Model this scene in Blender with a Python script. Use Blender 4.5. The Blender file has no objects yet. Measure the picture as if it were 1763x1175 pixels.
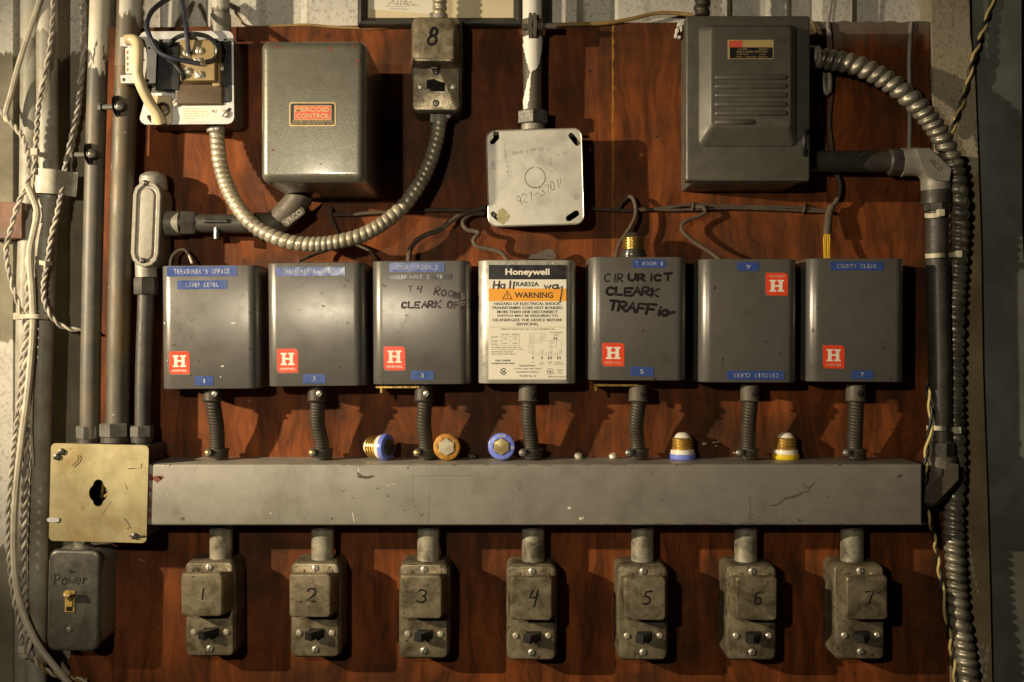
import bpy, bmesh, math, random
from mathutils import Vector, Matrix, geometry
random.seed(11)
sc = bpy.context.scene
COL = sc.collection
R = math.radians

# ---------------------------------------------------------------- camera, light, exposure
WID, DIST, PXW, PXH = 1.13, 1.0986, 1763.0, 1175.0     # metres across at the board, camera distance
cam = bpy.data.cameras.new('camera'); camo = bpy.data.objects.new('camera', cam); COL.objects.link(camo)
cam.lens = 35; cam.sensor_width = 36; cam.clip_start = .02; cam.clip_end = 50
camo.location = (0, -DIST, 0); camo.rotation_euler = (R(90), 0, 0)
cam.dof.use_dof = True; cam.dof.focus_distance = DIST - .052; cam.dof.aperture_fstop = 2.4
sc.camera = camo
w = bpy.data.worlds.new('World'); sc.world = w; w.use_nodes = True
w.node_tree.nodes['Background'].inputs[0].default_value = (1, .80, .52, 1)
w.node_tree.nodes['Background'].inputs[1].default_value = .003
def lamp(name, typ, loc, power, col, size, aim=None, cone=60):
    l = bpy.data.lights.new(name, typ); l.energy = power; l.color = col; l.shadow_soft_size = size
    o = bpy.data.objects.new(name, l); COL.objects.link(o); o.location = loc
    if aim:
        l.spot_size = R(cone); l.spot_blend = 1.0
        o.rotation_euler = (Vector(aim)-Vector(loc)).to_track_quat('-Z', 'Y').to_euler()
    return o
lamp('room_lamp', 'POINT', (-.375, -1.25, .195), 18.5, (1, .875, .66), .016)
lamp('side_work_lamp', 'SPOT', (-1.40, -.87, .31), 178, (1, .825, .565), .013, (-.17, 0, .03), 40)
sc.cycles.diffuse_bounces = 2
sc.view_settings.view_transform = 'Standard'; sc.view_settings.look = 'None'
sc.view_settings.exposure = 0; sc.view_settings.gamma = 1

# ---------------------------------------------------------------- measuring helpers (photo measure -> metres at a real depth)
def S(d=0): return WID / PXW * (DIST - d) / DIST
def X(px, d=0): return (px - PXW/2) * S(d)
def Z(py, d=0): return -(py - PXH/2) * S(d)
def at(px, py, d=0): return Vector((X(px, d), -d, Z(py, d)))

# ---------------------------------------------------------------- materials
def nd(t, typ, **kw):
    n = t.nodes.new(typ)
    for k, v in kw.items(): setattr(n, k, v)
    return n
def ramp(t, src, a, b, ca=0., cb=1.):
    m = nd(t, 'ShaderNodeMapRange'); m.inputs[1].default_value = a; m.inputs[2].default_value = b
    m.inputs[3].default_value = ca; m.inputs[4].default_value = cb; t.links.new(src, m.inputs[0]); return m.outputs[0]
def noise(t, vec, scale, detail=5, rough=.6, dist=0.):
    n = nd(t, 'ShaderNodeTexNoise'); n.inputs['Scale'].default_value = scale; n.inputs['Detail'].default_value = detail
    n.inputs['Roughness'].default_value = rough; n.inputs['Distortion'].default_value = dist
    t.links.new(vec, n.inputs['Vector']); return n.outputs['Fac']
def mixc(t, fac, a, b):
    m = nd(t, 'ShaderNodeMix', data_type='RGBA')
    for s, v in ((m.inputs[6], a), (m.inputs[7], b)):
        if isinstance(v, (tuple, list)): s.default_value = (*v[:3], 1)
        else: t.links.new(v, s)
    if isinstance(fac, (int, float)): m.inputs[0].default_value = fac
    else: t.links.new(fac, m.inputs[0])
    return m.outputs[2]
def math_(t, op, a, b=None):
    m = nd(t, 'ShaderNodeMath', operation=op)
    for i, v in enumerate((a, b)):
        if v is None: continue
        if isinstance(v, (int, float)): m.inputs[i].default_value = v
        else: t.links.new(v, m.inputs[i])
    return m.outputs[0]
def newmat(name):
    m = bpy.data.materials.new(name); m.use_nodes = True
    t = m.node_tree; b = t.nodes['Principled BSDF']
    g = nd(t, 'ShaderNodeNewGeometry')
    return m, t, b, g.outputs['Position']
def scaled(t, pos, sx, sy, sz):
    v = nd(t, 'ShaderNodeVectorMath', operation='MULTIPLY'); t.links.new(pos, v.inputs[0]); v.inputs[1].default_value = (sx, sy, sz)
    return v.outputs[0]
def bumpn(t, b, src, strength, dist=.001):
    bm = nd(t, 'ShaderNodeBump'); bm.inputs['Strength'].default_value = strength; bm.inputs['Distance'].default_value = dist
    t.links.new(src, bm.inputs['Height']); t.links.new(bm.outputs[0], b.inputs['Normal'])
def mat(name, col, rough=.5, metal=0., var=.2, vs=45, dirt=(.03, .022, .013), da=.5, ds=22, lo=.5, hi=.72,
        bump=.15, bs=420, speck=None, spec=.5, rvar=.12, stretch=(1, 1, 1)):
    m, t, b, pos = newmat(name)
    sv = scaled(t, pos, *stretch)
    n1 = noise(t, sv, vs, 6, .62)
    c = mixc(t, ramp(t, n1, .3, .7), [x*(1-var) for x in col], [min(1, x*(1+var)) for x in col])
    if da > 0:
        n2 = noise(t, sv, ds, 9, .68, .4)
        c = mixc(t, ramp(t, n2, lo, hi, 0, da), c, dirt)
    if speck:
        n3 = noise(t, pos, speck[1], 3, .5)
        c = mixc(t, ramp(t, n3, speck[2], speck[2]+.03, 0, speck[3]), c, speck[0])
    t.links.new(c, b.inputs['Base Color'])
    b.inputs['Metallic'].default_value = metal; b.inputs['Specular IOR Level'].default_value = spec
    n4 = noise(t, sv, vs*1.7, 5, .6)
    t.links.new(ramp(t, n4, .3, .7, max(.05, rough-rvar), min(1, rough+rvar)), b.inputs['Roughness'])
    if bump: bumpn(t, b, noise(t, pos, bs, 4, .6), bump, .0006)
    return m
MT = {}
MT['relay_grey'] = mat('relay_grey', (.175, .165, .15), .33, .5, .07, 24, (.06, .05, .036), .5, 26, .56, .8, .10, 900, ((.03, .024, .018), 130, .70, .7), .55, .05)
MT['relay_zinc'] = mat('relay_zinc', (.56, .54, .47), .38, .6, .12, 60, (.13, .11, .07), .4, 26, .52, .8, .12, 500, None, .5)
MT['hammer_grey'] = mat('hammer_grey', (.150, .142, .108), .34, .35, .10, 90, (.06, .04, .02), .45, 20, .58, .8, .3, 800, ((.10, .03, .012), 45, .71, .8), .6, .04)
MT['hammer_grey'].node_tree.nodes['Principled BSDF'].inputs['Coat Weight'].default_value = .6
MT['hammer_grey'].node_tree.nodes['Principled BSDF'].inputs['Coat Roughness'].default_value = .14
MT['door_grey'] = mat('door_grey', (.118, .110, .090), .42, .25, .10, 40, (.04, .036, .025), .4, 18, .5, .8, .12, 600, None, .5)
MT['trough_grey'] = mat('trough_grey', (.285, .265, .225), .48, .3, .10, 26, (.10, .085, .06), .55, 11, .5, .74, .14, 420, ((.05, .035, .022), 95, .70, .8), .45)
MT['steel_worn'] = mat('steel_worn', (.38, .35, .26), .42, .35, .25, 60, (.05, .036, .022), .8, 38, .46, .64, .25, 420, ((.55, .52, .43), 230, .70, .6), .5)
MT['switch_steel'] = mat('switch_steel', (.32, .265, .17), .37, .5, .32, 55, (.050, .036, .019), .85, 42, .44, .66, .3, 500, ((.03, .022, .014), 190, .66, .8), .5)
MT['wood_paint'] = mat('wood_paint', (.48, .43, .33), .7, 0, .15, 60, (.2, .16, .1), .5, 60, .45, .7, .2)
MT['brass_dull'] = mat('brass_dull', (.34, .22, .055), .3, .7, .2, 60, (.08, .05, .015), .5, 70, .45, .7, .05)
MT['strap_paint'] = mat('strap_paint', (.38, .355, .28), .5, .1, .15, 60, (.16, .13, .08), .6, 40, .48, .72, .2)
MT['glue'] = mat('glue', (.34, .29, .15), .5, 0, .25, 160, (.55, .5, .38), .6, 90, .48, .62, .05)
MT['winding'] = mat('winding', (.085, .055, .026), .5, 0, .2, 60, (.04, .03, .015), .5, 60, .5, .75, .05)  # brown set darker to stand for the shade inside the transformer recess
MT['switch_rim'] = mat('switch_rim', (.15, .125, .08), .5, .2, .3, 60, (.035, .026, .015), .8, 50, .42, .62, .3, 500, None, .5)
MT['galv'] = mat('galv', (.56, .54, .46), .38, .55, .18, 35, (.12, .09, .045), .55, 24, .55, .75, .12, 350, ((.04, .03, .02), 210, .72, .7), .5)
MT['plate_white'] = mat('plate_white', (.66, .63, .55), .40, .45, .10, 30, (.13, .10, .045), .4, 24, .6, .8, .05, 300, None, .5)
MT['zinc_white'] = mat('zinc_white', (.62, .61, .60), .4, .35, .06, 30, (.25, .2, .12), .3, 30, .6, .8, .05, 300, None, .5)
MT['brass_plate'] = mat('brass_plate', (.50, .43, .24), .36, .45, .22, 14, (.30, .19, .055), .65, 17, .45, .7, .10, 260, ((.20, .11, .035), 60, .68, .55), .5)
MT['dark_pipe'] = mat('dark_pipe', (.055, .050, .042), .5, .2, .3, 60, (.13, .10, .055), .5, 45, .55, .75, .3, 300, None, .5)
MT['rust_pipe'] = mat('rust_pipe', (.10, .088, .066), .55, .35, .3, 45, (.16, .095, .03), .75, 26, .5, .62, .3, 350, ((.5, .46, .36), 120, .70, .5), .5, .12, (1, 1, .35))
MT['cast_grey'] = mat('cast_grey', (.29, .27, .225), .5, .2, .15, 80, (.10, .08, .05), .6, 40, .5, .75, .35, 500, None, .5)
MT['cast_dark'] = mat('cast_dark', (.105, .088, .066), .55, .1, .2, 60, (.06, .045, .03), .6, 35, .5, .75, .4, 350, None, .4)
MT['nut'] = mat('nut', (.13, .125, .11), .5, .3, .2, 90, (.05, .04, .02), .6, 40, .5, .7, .3, 400, None, .5)
MT['flex_steel'] = mat('flex_steel', (.42, .37, .27), .40, .45, .28, 50, (.07, .05, .028), .55, 60, .55, .72, .12, 500, None, .5)
MT['flex_dark'] = mat('flex_dark', (.38, .345, .27), .40, .6, .2, 40, (.05, .04, .025), .75, 18, .48, .66, .1, 500, None, .5)
MT['armour'] = mat('armour', (.052, .043, .031), .5, .25, .2, 60, (.045, .035, .022), .7, 50, .48, .7, .3, 500, None, .5)
MT['black'] = mat('black', (.012, .012, .013), .4, 0, .3, 60, (.06, .05, .035), .4, 40, .55, .75, .1)
MT['hole_black'] = mat('hole_black', (.006, .005, .004), .8, 0, 0, 10, da=0, bump=0)
MT['frame_black'] = mat('frame_black', (.022, .019, .016), .5, 0, .2, 60, (.09, .075, .05), .5, 30, .5, .75, .1)
MT['wire_blue'] = mat('wire_blue', (.03, .033, .055), .45, 0, .15, 80, (.08, .07, .06), .4, 60, .5, .75, .05)
MT['wire_dark'] = mat('wire_dark', (.075, .052, .034), .7, 0, .2, 90, (.14, .11, .075), .6, 70, .48, .7, .3, 900)
MT['wire_yellow'] = mat('wire_yellow', (.62, .38, .03), .45, 0, .1, 80, (.2, .12, .02), .4, 60, .5, .75, .05)
MT['wire_ochre'] = mat('wire_ochre', (.30, .19, .06), .55, 0, .2, 60, (.1, .06, .02), .6, 40, .45, .7, .1)
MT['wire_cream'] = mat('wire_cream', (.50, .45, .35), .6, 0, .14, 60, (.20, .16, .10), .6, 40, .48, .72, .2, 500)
MT['wire_cream_dull'] = mat('wire_cream_dull', (.33, .30, .27), .6, 0, .14, 60, (.15, .12, .10), .6, 40, .48, .72, .2, 500)  # darker, greyer cream for second strands, string and cord
MT['tie'] = mat('tie', (.66, .61, .45), .45, 0, .06, 50, (.35, .28, .15), .3, 40, .5, .8, .03)
MT['tube_cream'] = mat('tube_cream', (.60, .50, .30), .35, 0, .08, 60, (.40, .24, .07), .45, 40, .55, .8, .05)
MT['bakelite'] = mat('bakelite', (.32, .235, .105), .42, 0, .12, 60, (.10, .06, .02), .5, 60, .5, .75, .05)
MT['screw_bright'] = mat('screw_bright', (.70, .64, .50), .35, .5, .1, 90, (.2, .14, .07), .4, 120, .5, .75, .05)
MT['screw_dark'] = mat('screw_dark', (.12, .11, .095), .4, .6, .2, 90, (.04, .03, .02), .5, 90, .5, .7, .1)
MT['brass'] = mat('brass', (.60, .40, .10), .28, .75, .12, 60, (.15, .08, .02), .4, 70, .5, .75, .05)
MT['ceramic'] = mat('ceramic', (.72, .66, .55), .35, 0, .06, 60, (.35, .25, .15), .4, 60, .55, .8, .03)
MT['fuse_blue'] = mat('fuse_blue', (.17, .22, .70), .3, 0, .08, 60, (.05, .05, .2), .2, 60, .5, .8, .02)
MT['fuse_yellow'] = mat('fuse_yellow', (.68, .50, .015), .35, 0, .08, 60, (.3, .2, .02), .3, 60, .5, .8, .02)
MT['fuse_rust'] = mat('fuse_rust', (.46, .22, .03), .5, .2, .35, 200, (.12, .05, .01), .8, 160, .48, .65, .4, 700)
MT['lens_dark'] = mat('lens_dark', (.04, .036, .03), .2, 0, .2, 100, (.1, .08, .04), .5, 90, .5, .75, .05)
MT['lens_gold'] = mat('lens_gold', (.42, .34, .16), .28, .4, .15, 100, (.2, .15, .06), .5, 90, .5, .75, .1)
MT['lens_grey'] = mat('lens_grey', (.42, .38, .27), .5, 0, .2, 150, (.2, .15, .07), .5, 120, .5, .75, .2)
MT['tape_blue'] = mat('tape_blue', (.035, .072, .26), .32, 0, .12, 60, (.05, .05, .07), .45, 60, .52, .75, .06, 300)
MT['tape_black'] = mat('tape_black', (.012, .012, .012), .3, 0, .2, 60, (.3, .28, .24), .5, 120, .62, .68, .06)
MT['emboss'] = mat('emboss', (.50, .49, .46), .5, 0, .2, 300, (.06, .08, .2), .75, 260, .47, .6, .05)
MT['sticker_red'] = mat('sticker_red', (.72, .065, .022), .35, 0, .08, 60, (.3, .04, .02), .3, 60, .55, .8, .03)
MT['sticker_white'] = mat('sticker_white', (.78, .72, .60), .4, 0, .05, 60, (.5, .42, .3), .3, 60, .55, .8, .02)
MT['sticker_faded'] = mat('sticker_faded', (.62, .48, .36), .5, 0, .1, 200, (.7, .10, .04), .7, 300, .46, .58, .02)
MT['label_cream'] = mat('label_cream', (.76, .72, .60), .42, 0, .03, 30, (.55, .48, .34), .25, 30, .5, .8, .02)
MT['label_orange'] = mat('label_orange', (.82, .36, .03), .42, 0, .05, 30, (.5, .25, .04), .2, 40, .55, .8, .02)
MT['print_black'] = mat('print_black', (.018, .016, .016), .5, 0, .1, 60, da=0, bump=0)
MT['print_soft'] = mat('print_soft', (.10, .09, .075), .5, 0, .1, 60, da=0, bump=0)
MT['marker'] = mat('marker', (.010, .009, .010), .8, 0, .2, 150, (.05, .045, .04), .35, 160, .5, .7, 0, 420, None, .15)
MT['marker_violet'] = mat('marker_violet', (.045, .030, .040), .7, 0, .3, 150, (.25, .21, .20), .5, 130, .46, .66, 0, 420, None, .2)
MT['pencil'] = mat('pencil', (.16, .145, .115), .5, 0, .2, 200, (.55, .53, .46), .75, 200, .45, .6, 0)
MT['paper'] = mat('paper', (.66, .57, .37), .7, 0, .06, 20, (.5, .38, .2), .4, 9, .5, .75, .05)
MT['plate_red'] = mat('plate_red', (.62, .10, .06), .35, 0, .1, 100, (.3, .06, .03), .3, 60, .55, .8, .02)
MT['plate_gold'] = mat('plate_gold', (.62, .47, .20), .35, .3, .1, 60, (.3, .2, .08), .3, 60, .55, .8, .02)
MT['plate_black'] = mat('plate_black', (.015, .014, .016), .35, 0, .1, 60, (.05, .04, .03), .3, 60, .55, .8, .02)
MT['paint_white'] = mat('paint_white', (.80, .77, .70), .5, 0, .05, 30, (.5, .44, .34), .35, 30, .55, .8, .1, 200)
MT['rust_chip'] = mat('rust_chip', (.16, .042, .022), .6, 0, .2, 200, (.1, .03, .015), .5, 100, .5, .7, .2)
MT['stain'] = mat('stain', (.075, .058, .038), .6, 0, .3, 200, (.12, .1, .075), .6, 150, .45, .6, .1)
MT['chip_white'] = mat('chip_white', (.74, .70, .60), .5, 0, .05, 60, da=0, bump=0)
MT['wood_block'] = mat('wood_block', (.20, .10, .065), .7, 0, .2, 40, (.12, .10, .075), .7, 30, .45, .65, .3, 200)
MT['toggle_ivory'] = mat('toggle_ivory', (.52, .36, .10), .3, 0, .1, 60, (.2, .12, .03), .4, 60, .5, .8, .03)

MT['switch_dark'] = mat('switch_dark', (.12, .115, .095), .4, .5, .2, 40, (.30, .27, .20), .45, 60, .5, .7, .3, 300, None, .5)
MT['wire_yellow_pale'] = mat('wire_yellow_pale', (.60, .47, .18), .5, 0, .1, 80, (.2, .14, .05), .4, 60, .5, .75, .05)

def board_material():
    m, t, b, pos = newmat('plywood_red')
    wv = noise(t, scaled(t, pos, 8, 5, 3), 2.2, 3, .5)
    dv = nd(t, 'ShaderNodeVectorMath', operation='MULTIPLY_ADD')
    cx = nd(t, 'ShaderNodeCombineXYZ'); t.links.new(ramp(t, wv, 0, 1, -.035, .035), cx.inputs[0])
    ad = nd(t, 'ShaderNodeVectorMath', operation='ADD'); t.links.new(pos, ad.inputs[0]); t.links.new(cx.outputs[0], ad.inputs[1])
    p = ad.outputs[0]
    flame = noise(t, scaled(t, p, 54, 14, 8.5), 1.0, 4, .6, .35)
    streak = noise(t, scaled(t, p, 190, 60, 7), 1.0, 5, .65)
    fine = noise(t, scaled(t, p, 900, 200, 22), 1.0, 3, .6)
    f = math_(t, 'ADD', math_(t, 'MULTIPLY', ramp(t, flame, .36, .64), .56), math_(t, 'ADD', math_(t, 'MULTIPLY', ramp(t, streak, .30, .70), .28), math_(t, 'MULTIPLY', ramp(t, fine, .3, .7), .20)))
    c = mixc(t, f, (.019, .0070, .0034), (.29, .079, .019))
    grime = noise(t, pos, 7, 8, .65, .5)
    c = mixc(t, ramp(t, grime, .42, .64, 0, .85), c, (.040, .020, .011))
    spots = noise(t, pos, 42, 6, .7)
    c = mixc(t, ramp(t, spots, .62, .70, 0, .75), c, (.022, .012, .007))
    sep = nd(t, 'ShaderNodeSeparateXYZ'); t.links.new(pos, sep.inputs[0])
    # pale sheet joint with ragged filler, from the top edge down to the wires
    jn = noise(t, scaled(t, pos, 60, 60, 60), 1.5, 4, .6)
    dx = math_(t, 'ABSOLUTE', math_(t, 'SUBTRACT', sep.outputs[0], math_(t, 'ADD', X(1055), ramp(t, jn, .2, .8, -.0012, .0012))))
    wj = ramp(t, jn, .35, .65, .0002, .0019)
    jm = math_(t, 'MULTIPLY', math_(t, 'LESS_THAN', dx, wj), ramp(t, sep.outputs[2], Z(560), Z(60), .08, .85))
    c = mixc(t, jm, c, (.36, .17, .03))
    # grey overspray along the top edge at the right
    osn = math_(t, 'ADD', sep.outputs[2], ramp(t, noise(t, scaled(t, pos, 40, 40, 8), 1, 5, .6), 0, 1, -.03, .03))
    om = math_(t, 'MULTIPLY', ramp(t, osn, Z(85), Z(45), 0, .75), math_(t, 'GREATER_THAN', sep.outputs[0], X(1385)))
    c = mixc(t, om, c, (.20, .175, .14))
    t.links.new(c, b.inputs['Base Color'])
    t.links.new(ramp(t, streak, .3, .7, .5, .72), b.inputs['Roughness'])
    b.inputs['Specular IOR Level'].default_value = .14
    bumpn(t, b, math_(t, 'ADD', streak, math_(t, 'MULTIPLY', fine, .5)), .18, .0008)
    return m
def wall_material(name, white, base, dark, zline, low=False):
    m, t, b, pos = newmat(name)
    sep = nd(t, 'ShaderNodeSeparateXYZ'); t.links.new(pos, sep.inputs[0])
    rag = noise(t, scaled(t, pos, 90, 40, 22), 1, 6, .7)
    zz = math_(t, 'ADD', sep.outputs[2], ramp(t, rag, .2, .8, -.014, .014))
    up = ramp(t, zz, zline-.001, zline+.001)
    if low:
        lo_ = math_(t, 'MULTIPLY', math_(t, 'LESS_THAN', zz, Z(590)), math_(t, 'GREATER_THAN', zz, Z(945)))
        lo_ = math_(t, 'MULTIPLY', lo_, math_(t, 'LESS_THAN', sep.outputs[0], X(14)))
        up = math_(t, 'MAXIMUM', up, lo_)
    bl = noise(t, pos, 14, 6, .6, .3)
    c0 = mixc(t, ramp(t, bl, .35, .65), dark, base)
    sp = noise(t, pos, 260, 4, .6)
    cw = mixc(t, ramp(t, sp, .52, .66, 0, .6), white, [x*.42 for x in white])
    cw = mixc(t, ramp(t, bl, .5, .7, 0, .5), cw, [x*.6 for x in white])
    c = mixc(t, up, c0, cw)
    st = noise(t, scaled(t, pos, 45, 45, 10), 1, 7, .7)
    c = mixc(t, ramp(t, st, .60, .72, 0, .55), c, (.07, .055, .035))
    t.links.new(c, b.inputs['Base Color']); b.inputs['Roughness'].default_value = .8
    b.inputs['Specular IOR Level'].default_value = .25
    bumpn(t, b, math_(t, 'ADD', noise(t, pos, 320, 5, .65), math_(t, 'MULTIPLY', noise(t, pos, 60, 4, .6), 1.5)), .55, .0014)
    return m
def pipe_paint_material(name, paint, bare, zline, rag=.02, bare_dirt=(.12, .09, .05)):
    m, t, b, pos = newmat(name)
    sep = nd(t, 'ShaderNodeSeparateXYZ'); t.links.new(pos, sep.inputs[0])
    rn = noise(t, scaled(t, pos, 60, 60, 14), 1, 6, .7)
    zz = math_(t, 'ADD', sep.outputs[2], ramp(t, rn, .2, .8, -rag, rag))
    bl = noise(t, pos, 30, 7, .65)
    cb = mixc(t, ramp(t, bl, .42, .68), bare, bare_dirt)
    cp = mixc(t, ramp(t, bl, .45, .75, 0, .5), paint, [x*.55 for x in paint])
    c = mixc(t, ramp(t, zz, zline-.001, zline+.001), cb, cp)
    t.links.new(c, b.inputs['Base Color']); b.inputs['Roughness'].default_value = .5
    bumpn(t, b, noise(t, pos, 300, 5, .6), .2, .0006)
    return m
MT['plywood'] = board_material()
MT['wall'] = wall_material('wall_paint', (.62, .59, .52), (.25, .225, .165), (.15, .135, .095), Z(84), True)
MT['post'] = wall_material('post_paint', (.40, .34, .24), (.33, .25, .14), (.20, .145, .075), Z(300))
MT['green_grey'] = mat('green_grey', (.185, .195, .175), .6, 0, .18, 9, (.09, .088, .065), .7, 6, .45, .62, .2, 200, ((.10, .06, .02), 26, .73, .7), .35)
MT['pipe_a'] = pipe_paint_material('pipe_a', (.60, .56, .46), (.34, .33, .27), Z(62), .012, (.21, .185, .13))
MT['pipe_b'] = pipe_paint_material('pipe_b', (.66, .61, .50), (.080, .075, .064), Z(110), .075, (.15, .12, .075))
MT['pipe_c'] = pipe_paint_material('pipe_c', (.55, .52, .45), (.12, .105, .08), Z(58), .03, (.17, .11, .045))
MT['pipe_d'] = pipe_paint_material('pipe_d', (.60, .56, .48), (.20, .185, .15), Z(28), .01)
MT['pipe_e'] = pipe_paint_material('pipe_e', (.82, .79, .72), (.085, .075, .06), Z(62), .002)

# ---------------------------------------------------------------- mesh builder
def rrect(cx, cz, w, h, r, n=5):
    r = min(r, w/2-1e-6, h/2-1e-6); out = []
    for (sx, sz, a0) in ((1, 1, 0), (-1, 1, 90), (-1, -1, 180), (1, -1, 270)):
        for i in range(n+1):
            a = R(a0 + 90*i/n)
            out.append((cx + sx*(w/2-r) + r*math.cos(a), cz + sz*(h/2-r) + r*math.sin(a)))
    return out
def circle(cx, cz, r, n=20, a0=0): return [(cx + r*math.cos(a0+2*math.pi*i/n), cz + r*math.sin(a0+2*math.pi*i/n)) for i in range(n)]
def capsule(x0, z0, x1, z1, r, n=6):
    a = math.atan2(z1-z0, x1-x0); out = []
    for i in range(n+1):
        t = a - math.pi/2 + math.pi*i/n; out.append((x1 + r*math.cos(t), z1 + r*math.sin(t)))
    for i in range(n+1):
        t = a + math.pi/2 + math.pi*i/n; out.append((x0 + r*math.cos(t), z0 + r*math.sin(t)))
    return out
def spline(pts, step=.003):
    pts = [Vector(p) for p in pts]
    if len(pts) == 2:
        n = max(1, int((pts[1]-pts[0]).length/step)); return [pts[0].lerp(pts[1], i/n) for i in range(n+1)]
    P = [pts[0]*2-pts[1]] + pts + [pts[-1]*2-pts[-2]]; out = []
    for i in range(1, len(P)-2):
        p0, p1, p2, p3 = P[i-1:i+3]
        n = max(2, int((p2-p1).length/step))
        for k in range(n):
            u = k/n
            out.append(.5*((2*p1) + (p2-p0)*u + (2*p0-5*p1+4*p2-p3)*u*u + (3*p1-p0-3*p2+p3)*u**3))
    out.append(pts[-1]); return out
def resample(path, step):
    L = [0]
    for a, b in zip(path, path[1:]): L.append(L[-1] + (b-a).length)
    n = max(1, int(L[-1]/step)); out = []; j = 0
    for i in range(n+1):
        s = L[-1]*i/n
        while j < len(L)-2 and L[j+1] < s: j += 1
        out.append(path[j].lerp(path[j+1], (s-L[j])/max(1e-9, L[j+1]-L[j])))
    return out
def frames(path):
    n = len(path); fr = []; prev = None
    for i in range(n):
        t = (path[min(i+1, n-1)] - path[max(i-1, 0)]).normalized()
        if prev is None:
            u = Vector((0, -1, 0)) if abs(t.y) < .9 else Vector((1, 0, 0))
        else: u = prev
        u = (u - t*u.dot(t)).normalized(); v = t.cross(u); prev = u
        fr.append((t, u, v))
    return fr
TXT = {}
def text_geo(s, bold=0.):
    key = (s, bold)
    if key not in TXT:
        cu = bpy.data.curves.new('t', 'FONT'); cu.body = s; cu.resolution_u = 3; cu.offset = bold; cu.fill_mode = 'BOTH'
        o = bpy.data.objects.new('t', cu); COL.objects.link(o)
        dg = bpy.context.evaluated_depsgraph_get()
        me = bpy.data.meshes.new_from_object(o.evaluated_get(dg))
        vs = [tuple(v.co[:2]) for v in me.vertices]; fs = [tuple(p.vertices) for p in me.polygons]
        x0 = min(v[0] for v in vs); x1 = max(v[0] for v in vs); z0 = min(v[1] for v in vs); z1 = max(v[1] for v in vs)
        vs = [((v[0]-x0)/(x1-x0)-.5, (v[1]-z0)/(z1-z0)-.5) for v in vs]
        bpy.data.objects.remove(o); bpy.data.curves.remove(cu); bpy.data.meshes.remove(me)
        TXT[key] = (vs, fs)
    return TXT[key]
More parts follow.
